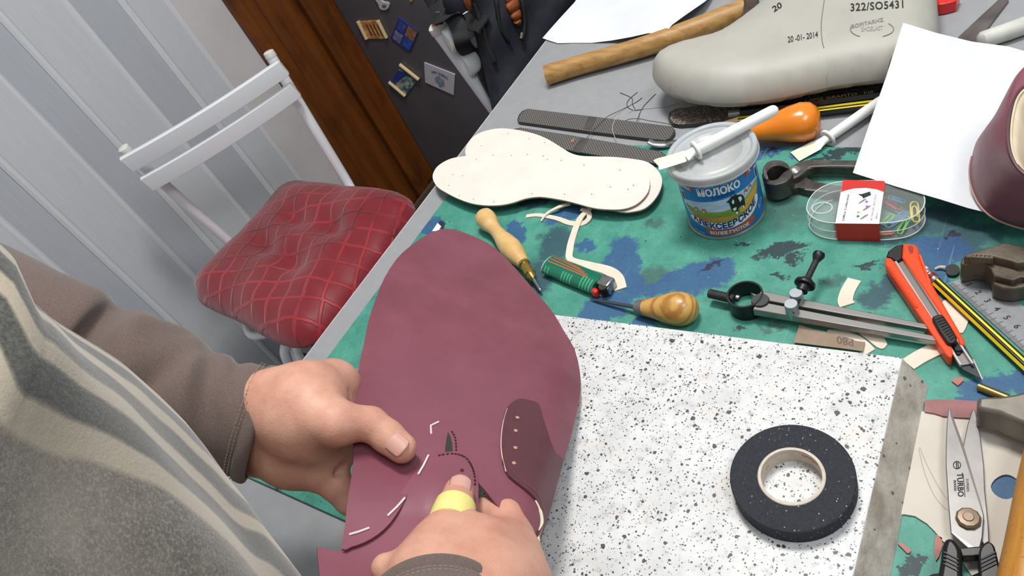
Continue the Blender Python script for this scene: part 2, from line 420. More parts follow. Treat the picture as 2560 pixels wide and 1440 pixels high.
# cutting mat with its ink stains
m, t = newmat('green_cutting_mat', (62, 138, 118), .5, spec=.35)
pos = t.pos(); vr = t.n.new('ShaderNodeVectorRotate'); vr.rotation_type = 'Z_AXIS'; vr.inputs['Angle'].default_value = -math.radians(30); t.link(pos, vr.inputs['Vector'])
nz = t.noise(pos, 46, 5, .72, col=True); sub = t.n.new('ShaderNodeVectorMath'); sub.operation = 'SUBTRACT'; t.link(nz, sub.inputs[0]); sub.inputs[1].default_value = (.5, .5, .5)
scl = t.n.new('ShaderNodeVectorMath'); scl.operation = 'SCALE'; t.link(sub.outputs[0], scl.inputs[0]); scl.inputs['Scale'].default_value = .045
add = t.n.new('ShaderNodeVectorMath'); add.operation = 'ADD'; t.link(vr.outputs[0], add.inputs[0]); t.link(scl.outputs[0], add.inputs[1])
def blobmask(lst):
    acc = None
    for u, v, a, b in lst:
        c = P(u, v, 3); d = np.linalg.norm(c - V3(0, 0, H)); k = d / F / 1000
        al = math.radians(-30); cx = (c[0] * math.cos(al) - c[1] * math.sin(al)) / 1000; cy = (c[0] * math.sin(al) + c[1] * math.cos(al)) / 1000
        w, h = a * k, b * k / abs(ray(u, v)[2] / np.linalg.norm(ray(u, v)))
        s1 = t.n.new('ShaderNodeVectorMath'); s1.operation = 'SUBTRACT'; t.link(add.outputs[0], s1.inputs[0]); s1.inputs[1].default_value = (cx, cy, .003)
        s2 = t.n.new('ShaderNodeVectorMath'); s2.operation = 'MULTIPLY'; t.link(s1.outputs[0], s2.inputs[0]); s2.inputs[1].default_value = (1 / w, 1 / h, 0)
        s3 = t.n.new('ShaderNodeVectorMath'); s3.operation = 'LENGTH'; t.link(s2.outputs[0], s3.inputs[0])
        acc = s3.outputs['Value'] if acc is None else t.math('MINIMUM', acc, s3.outputs['Value'])
    return acc
blue_l = [(1560, 650, 42, 64), (1585, 705, 30, 36), (1515, 765, 66, 36), (1745, 690, 92, 36), (1650, 725, 60, 18), (1462, 612, 26, 16), (1285, 590, 26, 36), (1425, 535, 70, 16), (1620, 800, 45, 16), (2320, 640, 80, 40), (2330, 705, 30, 30), (2490, 960, 70, 30), (2515, 1215, 60, 44), (1900, 382, 60, 14), (2010, 378, 40, 14), (1080, 565, 26, 20), (2440, 1010, 60, 20)]
navy_l = [(1390, 610, 46, 44), (1350, 690, 34, 46), (1100, 560, 20, 8), (2290, 560, 110, 34), (2400, 600, 70, 40), (2220, 720, 62, 22), (2190, 750, 34, 24), (1350, 500, 60, 14)]
black_l = [(1952, 622, 58, 17), (1846, 613, 20, 4), (1990, 645, 26, 12), (1848, 819, 15, 11), (2165, 660, 26, 7), (2092, 384, 60, 8), (2380, 590, 14, 10), (1780, 665, 22, 5), (700, 1215, 16, 8), (2290, 1425, 40, 14), (2150, 800, 20, 10), (1950, 690, 18, 6), (1100, 565, 16, 10), (1930, 372, 16, 6)]
grey_l = [(1960, 520, 62, 52), (1990, 470, 60, 40), (1640, 700, 50, 30), (1640, 560, 24, 14), (1930, 810, 26, 10), (2080, 700, 20, 14)]
n1 = t.noise(pos, 26, 6, .7); n2 = t.noise(pos, 300, 4, .7); n3 = t.noise(pos, 9, 3)
base = t.mix(t.rng(n1, .34, .68), lin((84, 158, 139)), lin((55, 128, 112)))
base = t.mix(t.math('MULTIPLY', t.rng(n3, .52, .72), .4), base, lin((66, 120, 100)))
base = t.mix(t.math('MULTIPLY', t.rng(n2, .52, .75), .5), base, lin((48, 108, 98)))
base = t.mix(t.math('MULTIPLY', t.rng(blobmask(grey_l), 1.25, .55), .62), base, lin((60, 70, 68)))
base = t.mix(t.math('MULTIPLY', t.rng(blobmask(navy_l), 1.2, .75), .8), base, lin((46, 62, 84)))
base = t.mix(t.math('MULTIPLY', t.rng(blobmask(blue_l), 1.12, .9), .88), base, t.mix(t.rng(n2, .3, .7), lin((44, 74, 128)), lin((54, 92, 132))))
base = t.mix(t.math('MULTIPLY', t.rng(blobmask(black_l), 1.1, .9), .9), base, lin((36, 38, 52)))
sp = t.noise(pos, 210, 3, .6); base = t.mix(t.math('MULTIPLY', t.rng(sp, .70, .74), .85), base, lin((26, 44, 50)))
for ang, sc_, th_ in ((.6, 38, .74), (2.1, 30, .75), (-.35, 34, .745)):       # knife scratches
    mp = t.n.new('ShaderNodeMapping'); mp.inputs['Rotation'].default_value = (0, 0, ang); mp.inputs['Scale'].default_value = (1, .025, 1); t.link(pos, mp.inputs['Vector'])
    sn_ = t.noise(mp.outputs[0], sc_ * 9, 1, .4); base = t.mix(t.math('MULTIPLY', t.rng(sn_, th_, th_ + .02), .22), base, lin((128, 178, 160)))
t.link(base, t.b.inputs['Base Color']); t.bump(n2, .25, .0008); mat_green = m
cmat = box('cutting_mat', (-635, 97.5, .2), (420, 612, 3), mat_green, bevel=.6); tag(cmat, 'green cutting mat with blue and black ink stains', 'cutting mat')
MZ = 3.0

# ================================================================== folding chair by the wall
def chair(name, label, top, bot, facing, lo_ext, seat=True, slats=((.0, 20), (.0, 20)), group='white folding chairs'):
    pass
ch = thing('folding_chair', 'white folding chair with two curved back slats under the red cushion', 'chair', (-1300, 640, -750), 'white folding chairs')
LT, RT = P(325, 385, 10), P(683, 150, 10)          # tops of the back posts
LB, RB = P(590, 622, -300), P(872, 462, -300)
fw = unit(np.cross(RB - LB, V3(0, 0, 1)))          # direction the chair faces
for a, b in ((LT, LB), (RT, RB)):
    d = unit(b - a); pts = [a - d * 8, a + d * 60, a * .5 + b * .5, b, b + fw * 60 + V3(0, 0, -28), b + fw * 150 + V3(0, 0, -120), b + fw * 330 + V3(0, 0, -446)]
    pts = spline(pts[:3] + pts[3:], 6, False)
    sweep('post', pts, 11.5, white_paint, ch, 14)
    lathe('post_cap', a - d * 20, a - d * 6, [(0, 8), (.15, 11.5), (.85, 12.5), (1, 12)], cap_white, ch, 16)
def slat(pa, pb, hgt, bow, parent):
    n = 18; mid = []
    for k in range(n + 1):
        s = k / n; mid.append(pa * (1 - s) + pb * s - fw * bow * (1 - (2 * s - 1) ** 2))
    dn = unit(LB - LT); v = []
    for p in mid:
        for (a, b) in ((-9, .5), (-10, 0), (-9, -.5), (-5, -.56), (5, -.56), (9, -.5), (10, 0), (9, .5), (5, .56), (-5, .56)):
            v.append(p + fw * a * .95 + dn * b * hgt)
    q = 10; f = []
    for i in range(n):
        for k in range(q): f.append((i * q + k, i * q + (k + 1) % q, (i + 1) * q + (k + 1) % q, (i + 1) * q + k))
    f += [tuple(range(q - 1, -1, -1)), tuple(range(n * q, n * q + q))]
    o = mk('back_slat', v, f, white_paint, parent)
    for p, sg in ((mid[0], -1), (mid[-1], 1)):
        e = unit(mid[-1] - mid[0]) * sg; vv = [p + e * 2.2 + fw * a * .95 + dn * b * hgt for a, b in ((-8, .46), (-8, -.46), (8, -.46), (8, .46))]
        vv += [x - e * 4 for x in vv]
        mk('end_cap', vv, [(0, 1, 2, 3), (7, 6, 5, 4), (0, 4, 5, 1), (1, 5, 6, 2), (2, 6, 7, 3), (3, 7, 4, 0)], cap_white, o, False)
    return o
sl1 = slat(P(319, 404, 6) + fw * 12, P(707, 164, 6) + fw * 12, 33, -16, ch)
sl2 = slat(P(369, 452, -48) + fw * 12, P(737, 219, -48) + fw * 12, 33, -16, ch)
sc = (LB + RB) / 2 + fw * 190
sd = unit(RB - LB)
prism('seat', spline([sc + sd * a + fw * b + V3(0, 0, -22) for a, b in ((-120, -150), (120, -150), (110, 90), (-110, 90))], 6), 14, mat('plywood', (176, 140, 98), .5), ch, smooth=True)
for s in (-1, 1):                                   # seat rails and the rear legs
    sweep('seat_rail', spline([sc + sd * s * 160 - fw * 190 + V3(0, 0, -40), sc + sd * s * 162 + fw * 20 + V3(0, 0, -40), sc + sd * s * 150 + fw * 80 + V3(0, 0, -52), sc + sd * s * 60 + fw * 95 + V3(0, 0, -60)], 5, False), 10, white_paint, ch, 12)
    sweep('leg', spline([sc + sd * s * 140 + fw * 60 + V3(0, 0, -60), sc + sd * s * 140 - fw * 60 + V3(0, 0, -250), sc + sd * s * 140 - fw * 200 + V3(0, 0, -446)], 5, False), 11, white_paint, ch, 12)
# the piece of tube showing under the cushion's near corner
sweep('front_rail', spline([P(716, 858, -330), P(712, 880, -345), P(720, 905, -372), P(735, 940, -420), P(745, 980, -480)], 5, False), 10, white_paint, ch, 12)
sweep('front_rail', spline([P(742, 862, -335), P(744, 880, -350), P(756, 902, -372), P(790, 925, -420)], 5, False), 9, white_paint, ch, 12)

# red quilted cushion
m, t = newmat('red_damask', (150, 40, 50), .48, spec=.35)
g = t.coord('Object'); sep = t.n.new('ShaderNodeSeparateXYZ'); 
nz = t.noise(g, 14, 2, col=True); mx = t.n.new('ShaderNodeVectorMath'); mx.operation = 'MULTIPLY_ADD'; t.link(nz, mx.inputs[0]); mx.inputs[1].default_value = (.012, .012, 0); t.link(g, mx.inputs[2]); t.link(mx.outputs[0], sep.inputs[0])
def lines(ex, off, per, w):
    q = t.math('FRACT', t.math('ADD', t.math('DIVIDE', ex, per), off)); q = t.math('ABSOLUTE', t.math('SUBTRACT', q, .5)); return t.rng(q, w, w * .55)
d1 = t.math('ADD', t.math('MULTIPLY', sep.outputs[0], .95), t.math('MULTIPLY', sep.outputs[1], .30)); d2 = t.math('ADD', t.math('MULTIPLY', sep.outputs[0], -.25), t.math('MULTIPLY', sep.outputs[1], .97))
ln = t.math('MAXIMUM', lines(d1, .1, .040, .085), lines(d2, .3, .044, .085))
n = t.noise(g, 9, 2); lc = t.mix(t.rng(n, .42, .56), lin((100, 22, 32)), lin((176, 46, 56)))
fb = t.mix(t.rng(t.noise(g, 500, 2), .3, .7), lin((142, 34, 44)), lin((124, 27, 37)))
t.link(t.mix(t.math('MULTIPLY', ln, .72), fb, lc), t.b.inputs['Base Color']); t.bump(ln, .5, .003); cush_m = m
t.b.inputs['Sheen Weight'].default_value = .3
cpx = [(740, 458), (800, 462), (900, 474), (990, 484), (1030, 505), (1036, 540), (1000, 600), (940, 680), (880, 760), (820, 830), (775, 862), (730, 868), (680, 852), (600, 806), (540, 780), (500, 755), (492, 715), (520, 670), (590, 605), (650, 540), (700, 480)]
def ch_h(u, v, d):
    e = 52 * (1 - (1 - min(d / 95, 1)) ** 2) ** .55
    for cu, cv in ((764, 580), (690, 648), (858, 600), (752, 690)): e -= 24 * math.exp(-(((u - cu) / 36) ** 2 + ((v - cv) / 32) ** 2))
    e += 3 * math.sin(u * .045 + v * .02) * min(1, d / 50) + 2.2 * math.sin(v * .06 - u * .03) * min(1, d / 50)
    return max(e, .5)
cu = inflate('seat_cushion', cpx, LZ(-285), (0, 0, 1), ch_h, cush_m, step=13, sn=4, low=lambda u, v, d: 26 * (1 - (1 - min(d / 60, 1)) ** 2) ** .5)
tag(cu, 'red quilted seat cushion with a diamond pattern on the folding chair', 'cushion')

# second folding chair and the backpack on it
c2 = thing('folding_chair', 'white folding chair carrying the black backpack beside the refrigerator', 'chair', (-900, 1010, -750), 'white folding chairs')
def X2(u, v, k=-905): return PX(u, v, k)
p0, p1 = X2(1096, 78), X2(1248, 290, -880)
dd = unit(p1 - p0)
sweep('post', [p0, p0 * .5 + p1 * .5, p1, p1 + dd * 150 + V3(60, 0, -60), V3(p1[0] + 120, p1[1] + 60, -748)], 12.5, white_paint, c2, 14)
lathe('post_cap', p0 - dd * 14, p0 + dd * 2, [(0, 9), (.2, 13), (.9, 14), (1, 13)], cap_white, c2, 16)
bdir = V3(.42, .88, .0)
for (u, v) in ((1122, 104), (1168, 165)):
    a = X2(u, v, -880); b = a + unit(bdir) * 400
    n = 12; pts = [a * (1 - k / n) + b * k / n + V3(-20 * math.sin(math.pi * k / n), 0, 0) for k in range(n + 1)]
    o = sweep('back_slat', pts, [(9, 21)] * (n + 1), white_paint, c2, 16, up=(-.35, -.25, 1))
    sweep('end_cap', [a - unit(bdir) * 2, a + unit(bdir) * 1], [(8, 19)] * 2, cap_white, o, 16, up=(-.35, -.25, 1))
q0 = p0 + unit(bdir) * 330
sweep('post', [q0, q0 + dd * 260, V3(q0[0] + 120, q0[1] + 60, -748)], 12.5, white_paint, c2, 14)
for s in (0, 330):
    r0 = p0 + unit(bdir) * s + dd * 300
    sweep('leg', [r0 + V3(40, 0, 0), r0 + V3(-160, 40, -748 - r0[2])], 11, white_paint, c2, 12)
box('seat', (-1050, 980, -318), (-770, 1270, -304), mat('plywood', (176, 140, 98), .5), c2, bevel=3)

nyl = mat('black_nylon', (34, 35, 42), .72, col2=(44, 46, 55), scale=40, bump=.25, bscale=1400, spec=.25)
bp = thing('backpack', 'black nylon backpack with orange quilted inserts hanging on a chair', 'backpack', PD(1290, 130, 1480) - V3(0, 0, 330))
vd = ray(1290, 60); vd = unit(vd)
def bdist(u): return 1350 + max(0, u - 1180) * .5
bpx = [(1168, -60), (1460, -60), (1462, 0), (1450, 60), (1420, 130), (1380, 210), (1330, 280), (1270, 330), (1235, 290), (1222, 230), (1205, 160), (1190, 100), (1178, 40)]
inflate('body', bpx, lambda u, v: PD(u, v, bdist(u)), -vd, lambda u, v, d: 70 * (1 - (1 - min(d / 90, 1)) ** 2) ** .5 + 5 * math.sin(u * .05 + v * .03) * min(1, d / 40), nyl, bp, 18, 3)
def bsurf(u, v, off=0.):
    d = float(seg_dist([(u, v)], spline(bpx, 3))[0]); return PD(u, v, bdist(u)) - vd * (70 * (1 - (1 - min(d / 90, 1)) ** 2) ** .5 + off)
orange_m = mat('orange_quilt', (148, 78, 30), .6, col2=(120, 58, 20), scale=90, bump=.3, bscale=300)
for px_ in ([(1163, -30), (1176, -30), (1183, 10), (1182, 30), (1172, 22), (1164, 0)], [(1262, -30), (1292, -30), (1290, -4), (1268, 12)], [(1266, 14), (1290, -2), (1298, 22), (1276, 36)], [(1277, 38), (1298, 25), (1302, 46), (1284, 52)], [(1284, 54), (1302, 49), (1300, 64), (1290, 62)]):
    cu_ = np.mean(px_, 0)
    inflate('quilted_insert', px_, (lambda u, v: bsurf(u, v, 6)) if cu_[0] > 1200 else (lambda u, v: bsurf(max(u, 1186), v, 5) + (PD(u, v, 1450) - PD(max(u, 1186), v, 1450))), -vd, lambda u, v, d: 7 * (1 - (1 - min(d / 9, 1)) ** 2) ** .5, orange_m, bp, 7, 3)
for a in ([(1188, 10), (1200, 40), (1212, 75), (1224, 110), (1240, 150)], [(1296, -20), (1306, 20), (1310, 60), (1306, 92)], [(1240, -20), (1246, 30), (1254, 70), (1275, 100)]):
    sweep('zip', [bsurf(u, v, 3) for u, v in spline(a, 5, False)], 4, black_m, bp, 8)
for u, v in ((1305, 82), (1205, 68)):
    sweep('zip_pull', [bsurf(u, v, 10), bsurf(u - 2, v + 14, 12)], 4.5, steel_dark, bp, 8)
strap = mat('black_webbing', (27, 28, 30), .7, bump=.2, bscale=2000)
def ribbon(name, pts, w, th, m, parent, up): return sweep(name, spline(pts, 6, False), [(w / 2, th / 2)] * ((len(pts) - 1) * 6 + 1), m, parent, 8, up=up)
ribbon('strap', [bsurf(1215, 60, 18), PD(1165, 46, 1340), PD(1112, 40, 1322), PD(1092, 34, 1345), PD(1090, -30, 1400)], 34, 4, strap, bp, (-.3, -.2, .9))
ribbon('strap', [PD(1130, 40, 1330), PD(1150, 76, 1325), PD(1158, 112, 1330), PD(1180, 140, 1400)], 28, 4, strap, bp, (.6, -.7, .2))
ribbon('strap', [PD(1192, 120, 1380), PD(1208, 165, 1385), PD(1240, 232, 1400), PD(1268, 290, 1420)], 30, 4, strap, bp, (.6, -.7, .2))
sweep('upper_pocket', [PD(1090, -30, 1420), PD(1110, -6, 1400), PD(1170, 4, 1400), PD(1200, 10, 1430)], [30, 40, 40, 26], nyl, bp, 14)
bar('buckle', PD(1093, 28, 1338), PD(1098, 62, 1338), 14, 8, black_m, bp, up=-vd, bevel=2)
sweep('red_tab', [PD(1086, 66, 1360), PD(1090, 58, 1352)], 5, red_plastic, bp, 8)

# ================================================================== granite slab
m, t = newmat('speckled_granite', (214, 216, 216), .42, spec=.4)
g = t.pos()
def vor(scale, rnd=1.0):
    x = t.n.new('ShaderNodeTexVoronoi'); x.inputs['Scale'].default_value = scale; x.inputs['Randomness'].default_value = rnd
    nzc = t.noise(g, scale * 1.6, 3, .6, col=True); ma = t.n.new('ShaderNodeVectorMath'); ma.operation = 'MULTIPLY_ADD'; t.link(nzc, ma.inputs[0]); ma.inputs[1].default_value = (.55 / scale,) * 3; t.link(g, ma.inputs[2]); t.link(ma.outputs[0], x.inputs['Vector'])
    s = t.n.new('ShaderNodeSeparateColor'); t.link(x.outputs['Color'], s.inputs[0]); return x.outputs['Distance'], s.outputs
big = t.noise(g, 55, 4, .6); c = t.mix(t.rng(big, .35, .65), lin((214, 215, 215)), lin((196, 197, 197)))
gr = t.noise(g, 110, 3, .55); c = t.mix(t.math('MULTIPLY', t.rng(gr, .60, .72), .7), c, lin((146, 148, 152)))
cr = t.noise(g, 34, 2); c = t.mix(t.math('MULTIPLY', t.rng(cr, .60, .72), .55), c, lin((214, 204, 192)))
for scl_, thr, sz, dk in ((300, .72, .44, (26, 27, 33)), (520, .66, .44, (34, 35, 40)), (760, .62, .42, (62, 63, 67)), (165, .84, .36, (22, 23, 29))):
    d, s = vor(scl_); sel = t.rng(s[0], thr, thr + .02); szv = t.math('MULTIPLY', s[1], sz); k = t.math('LESS_THAN', d, szv)
    c = t.mix(t.math('MULTIPLY', t.math('MULTIPLY', sel, k), .92), c, lin(dk))
t.link(c, t.b.inputs['Base Color']); t.bump(gr, .05, .0005); granite = m
m, t = newmat('granite_cut_side', (176, 170, 160), .7, spec=.3); g = t.pos()
c = t.mix(t.rng(t.noise(g, 40, 4), .35, .65), lin((186, 181, 172)), lin((146, 138, 126)))
d, s = vor(200); c = t.mix(t.math('MULTIPLY', t.math('MULTIPLY', t.rng(s[0], .78, .8), t.math('LESS_THAN', d, t.math('MULTIPLY', s[1], .45))), .8), c, lin((70, 68, 66)))
t.link(c, t.b.inputs['Base Color']); t.bump(t.noise(g, 160, 4), .5, .002); granite_side = m
SZ = 27.0
tops = [P(1385, 786, SZ), P(1600, 812, SZ), P(1900, 850, SZ), P(2256, 894, SZ), P(2133, 1440, SZ), P(2100, 1580, SZ)]
e = tops[-1]; tl = tops[0]
yf = P(1345, 1440, SZ)[1] - 25; tops[-1] = tops[-1] + (tops[-1] - tops[-2]) * ((yf - tops[-1][1]) / (tops[-1][1] - tops[-2][1])); tops += [V3(tl[0] + 2, yf, SZ)]
bots = [V3(p[0], p[1], MZ) for p in tops]
bots[3] = P(2316, 958, MZ) * .0 + P(2322, 966, MZ); bots[4] = P(2228, 1440, MZ); bots[5] = P(2196, 1600, MZ)
bots.insert(3, P(2285, 905, MZ) if False else V3(*(tops[3][:2] + (bots[3][:2] - tops[3][:2]) * .25 + np.array([0, 3.])), MZ))
tops.insert(3, tops[3] + unit(tops[2] - tops[3]) * 3)
n = len(tops); v = tops + bots
slab = mk('granite_slab', v, [tuple(range(n)), tuple(range(2 * n - 1, n - 1, -1))] + [(i, i + n, (i + 1) % n + n, (i + 1) % n) for i in range(n)], [granite, granite_side], None, False, bevel=.8)
for p in slab.data.polygons: p.material_index = 0 if p.normal.z > .9 else 1
tag(slab, 'white granite slab with black specks under the roll of tape', 'stone slab')

# ================================================================== black tape roll
tc = V3(-123.6, 231.6, 0); ZT = 41.5
tp = thing('tape_roll', 'black cloth adhesive tape roll lying on the granite slab', 'tape', (tc[0], tc[1], SZ))
m, t = newmat('black_cloth_tape', (42, 44, 50), .8, spec=.25)
g = t.coord('Object'); d1 = t.noise(g, 420, 3, .6); c = t.mix(t.rng(d1, .3, .7), lin((52, 54, 61)), lin((40, 42, 48)))
vx = t.n.new('ShaderNodeTexVoronoi'); vx.inputs['Scale'].default_value = 480; t.link(g, vx.inputs['Vector']); sx = t.n.new('ShaderNodeSeparateColor'); t.link(vx.outputs['Color'], sx.inputs[0])
dn = t.rng(t.noise(g, 40, 3), .44, .56); msk = t.math('MULTIPLY', t.math('MULTIPLY', t.rng(sx.outputs[0], .66, .68), t.math('LESS_THAN', vx.outputs['Distance'], .2)), dn)
c = t.mix(t.math('MULTIPLY', msk, .8), c, lin((190, 184, 168))); t.link(c, t.b.inputs['Base Color']); t.bump(d1, .3, .0006); tape_m = m
def ring(name, c, z0, z1, ri, ro, m, parent, n=72, bev=.6):
    prof = [(ri, z0), (ro - bev, z0), (ro, z0 + bev), (ro, z1 - bev), (ro - bev, z1), (ri, z1)]; v = []
    for r_, z_ in prof:
        for k in range(n): a = 2 * math.pi * k / n; v.append((c[0] + r_ * math.cos(a), c[1] + r_ * math.sin(a), z_))
    q = len(prof); f = [(i * n + k, i * n + (k + 1) % n, ((i + 1) % q) * n + (k + 1) % n, ((i + 1) % q) * n + k) for i in range(q) for k in range(n)]
    return mk(name, v, f, m, parent, True, angle=30)
ring('tape_winding', tc, SZ + .2, ZT, 21.4, 39.6, tape_m, tp)
core = ring('cardboard_core', tc, SZ + .1, ZT + .4, 19.2, 21.5, mat('core_board', (206, 196, 182), .8, col2=(190, 180, 164), scale=200, spec=.2), tp)
red_ink = mat('red_ink', (176, 60, 60), .6)
def incore(a0, z):
    return lambda x, y: V3(tc[0] + 19.05 * math.cos(a0 - x * 3.1 / 19), tc[1] + 19.05 * math.sin(a0 - x * 3.1 / 19), z - y * 3.4)
textmesh('core_print', 'Coroplast', incore(math.radians(68), 37.2), red_ink, core, shear=.25, bold=.01)
textmesh('core_print', 'Co', incore(math.radians(165), 34), red_ink, core, shear=.25)

# ================================================================== insoles, rasps, paper, hammer, last
rasp_m, t = newmat('rasp_steel', (112, 108, 104), .42, .3)
g = t.coord('Object', None, (0, 0, .5)); w = t.n.new('ShaderNodeTexWave'); w.inputs['Scale'].default_value = 150; w.inputs['Distortion'].default_value = 1.2; t.link(g, w.inputs['Vector'])
g2 = t.coord('Object', None, (0, 0, -.7)); w2 = t.n.new('ShaderNodeTexWave'); w2.inputs['Scale'].default_value = 120; t.link(g2, w2.inputs['Vector'])
hh = t.math('MULTIPLY', w.outputs['Fac'], w2.outputs['Fac']); t.link(t.mix(t.rng(hh, .1, .7), lin((84, 81, 79)), lin((168, 166, 163))), t.b.inputs['Base Color']); t.bump(hh, .9, .0012)
rasp_b, t = newmat('coarse_rasp_steel', (92, 86, 80), .5, .3)
vx = t.n.new('ShaderNodeTexVoronoi'); vx.inputs['Scale'].default_value = 300; vx.inputs['Randomness'].default_value = .35; t.link(t.coord('Object'), vx.inputs['Vector'])
t.link(t.mix(t.rng(vx.outputs['Distance'], .2, .6), lin((176, 168, 158)), lin((92, 84, 78))), t.b.inputs['Base Color']); t.bump(vx.outputs['Distance'], -1.0, .0016) if False else t.bump(vx.outputs['Distance'], 1.0, .0014)
rasp_edge = mat('rasp_edge_steel', (72, 70, 69), .45, .5)
def rasp(px, z, th, label, m, band=None, sn=2):
    r_ = thing('rasp', label, 'rasp', (*P(*np.mean(np.array(px)[:, :2], 0), z)[:2], z - th), 'steel rasps')
    ppx('blade', px, z - .4, th - .4, rasp_edge, r_)
    c = np.mean(np.array(px, float), 0); ppx('toothed_face', [tuple(c + (np.array(p, float) - c) * .985) for p in px], z, .5, m, r_)
    if band: ppx('smooth_band', band, z + .15, .3, mat('worn_steel', (120, 117, 114), .4, .7, col2=(96, 94, 92), scale=90), r_)
    return r_
rasp([(1293, 300), (1297, 287), (1306, 277), (1320, 272), (1480, 291), (1678, 316), (1687, 325), (1686, 332), (1676, 346), (1664, 351), (1480, 329), (1296, 304)], 5.5, 5, 'short steel rasp lying alone on the grey table behind the insoles', rasp_m, [(1472, 290), (1492, 293), (1478, 325), (1458, 322)])
rasp([(1286, 322), (1302, 319), (1420, 337), (1560, 361), (1655, 380), (1664, 388), (1650, 410), (1560, 400), (1400, 372), (1296, 352)], 5.5 + MZ, 5, 'steel rasp half covered by the pale insoles', rasp_m, [(1452, 344), (1472, 348), (1450, 382), (1430, 378)])
rasp([(1670, 296), (1674, 281), (1690, 272), (1900, 245), (2200, 200), (2400, 172), (2440, 185), (2440, 230), (2230, 258), (1960, 287), (1700, 312), (1680, 309)], 6, 6, 'long coarse rasp partly under the shoe last', rasp_b)

ins_top = mat('insole_leatherboard', (238, 221, 211), .6, col2=(233, 213, 203), scale=25, spec=.3, bump=.04, bscale=500)
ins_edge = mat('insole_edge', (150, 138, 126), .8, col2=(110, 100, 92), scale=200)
def ins_px(l): return [(x / 3.13 + 1040, y / 3.13 + 300) for x, y in l]
i_front = ins_px([(130, 450), (150, 385), (200, 338), (280, 300), (390, 281), (520, 268), (680, 262), (840, 268), (980, 286), (1130, 306), (1300, 322), (1480, 333), (1640, 345), (1740, 365), (1800, 410), (1828, 480), (1815, 560), (1760, 630), (1690, 675), (1600, 698), (1480, 697), (1380, 685), (1250, 650), (1130, 622), (1000, 602), (930, 602), (850, 615), (760, 645), (680, 662), (600, 668), (520, 665), (430, 650), (330, 615), (240, 570), (165, 520)])
i_back = ins_px([(388, 270), (395, 205), (425, 155), (480, 110), (560, 80), (650, 66), (740, 70), (850, 88), (950, 115), (1040, 155), (1130, 210), (1210, 258), (1290, 280), (1400, 285), (1560, 290), (1700, 305), (1800, 325), (1870, 370), (1915, 430), (1925, 490), (1905, 560), (1860, 630), (1790, 690), (1700, 715), (1600, 716), (1400, 660), (1200, 570), (1000, 520), (800, 500), (600, 470), (450, 400)])
hole_m = mat('nail_hole', (70, 60, 56), .8)
def insole(px, z, label, holes):
    t_ = thing('insole', label, 'insole', (*P(*np.mean(px, 0), z)[:2], z - 4), 'pair of insoles')
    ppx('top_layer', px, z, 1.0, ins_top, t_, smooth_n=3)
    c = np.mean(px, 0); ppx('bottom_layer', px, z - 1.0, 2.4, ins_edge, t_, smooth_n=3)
    for u, v in holes:
        p = P(u, v, z + .05); lathe('nail_hole', p - V3(0, 0, .2), p, [(0, .75), (1, .75)], hole_m, t_, 8)
insole(i_back, 14.2, 'pale insole lying behind and under the other insole', ins_px([(510, 202), (720, 107), (885, 147), (1008, 176), (1832, 520)]))
insole(i_front, 18.2, 'pale insole on top of the other insole, nearest the viewer', ins_px([(290, 427), (362, 436), (255, 512), (340, 590), (450, 619), (610, 641), (472, 307), (603, 275), (746, 277), (872, 270), (995, 282), (1028, 310), (1135, 316), (1314, 352), (1597, 392), (1700, 510), (1658, 543), (1522, 523), (1162, 580), (908, 576), (1375, 580)]))

# sheet of paper at the top with the hammer under its edge
def pz1(u, v):
    z = 1.2 + 31 * math.exp(-(((u - 1690) / 130) ** 2)) * max(0, min(1, (140 - abs(v - 60)) / 140)); return P(u, v, z + 1.5 * math.sin(u * .02))
o = sheet('paper_sheet', [(1356, 95), (1372, 101), (1395, 108), (1430, 107), (1480, 107), (1530, 101), (1580, 92), (1620, 83), (1655, 82), (1662, 84), (1680, 62), (1710, 40), (1765, 2), (1800, -40), (1480, -60), (1436, 6), (1400, 45)], pz1, .25, paper_m, step=24)
tag(o, 'white paper sheet at the table edge, touching the wooden hammer handle', 'paper', 'loose white paper sheets')
m, t = newmat('worn_light_wood', (176, 136, 78), .45, spec=.4)
def woodify(t, a, b, axis, scale=22):
    st = [1, 1, 1]; st[axis] = .08; v = t.coord('Object', tuple(st)); n = t.noise(v, scale * 6, 4, .6, .4); n2 = t.noise(t.coord('Object'), 500, 3)
    c = t.mix(t.rng(n, .33, .7), lin(a), lin(b)); t.link(t.mix(t.math('MULTIPLY', t.rng(n2, .6, .72), .5), c, lin(tuple(int(x * .55) for x in b))), t.b.inputs['Base Color']); t.bump(n, .12, .0006)
woodify(t, (184, 146, 88), (150, 108, 56), 0); ham_wood = m
hm = thing('hammer', 'hammer with a worn wooden handle and dark brown head behind the last', 'hammer', P(1600, 120, 0), 'hammers')
hp = [P(1366, 188, 15), P(1440, 165, 15), P(1540, 137, 15.5), P(1640, 107, 16), P(1740, 72, 17), P(1810, 45, 18), P(1870, 22, 18)]
hp = spline(hp, 4, False); N = len(hp)
sweep('handle', [hp[0] + (hp[0] - hp[1]) * .02] + hp, [13.2] + [14.2 - 1.2 * math.sin(math.pi * min(1, k / N * 1.6)) + .6 * (k / N) for k in range(N)], ham_wood, hm, 20)
head_m = mat('brown_forged_steel', (84, 70, 64), .5, .5, col2=(62, 50, 46), scale=50)
ha, hb = P(1893, -45, 20), P(1878, 62, 16)
ppx('head', [(1846, -50, 34), (1880, -60, 34), (1896, -8, 34), (1888, 30, 30), (1850, 82, 14), (1843, 80, 14), (1856, 40, 30), (1860, 5, 34)], 34, 12, head_m, hm, bevel=1.5)

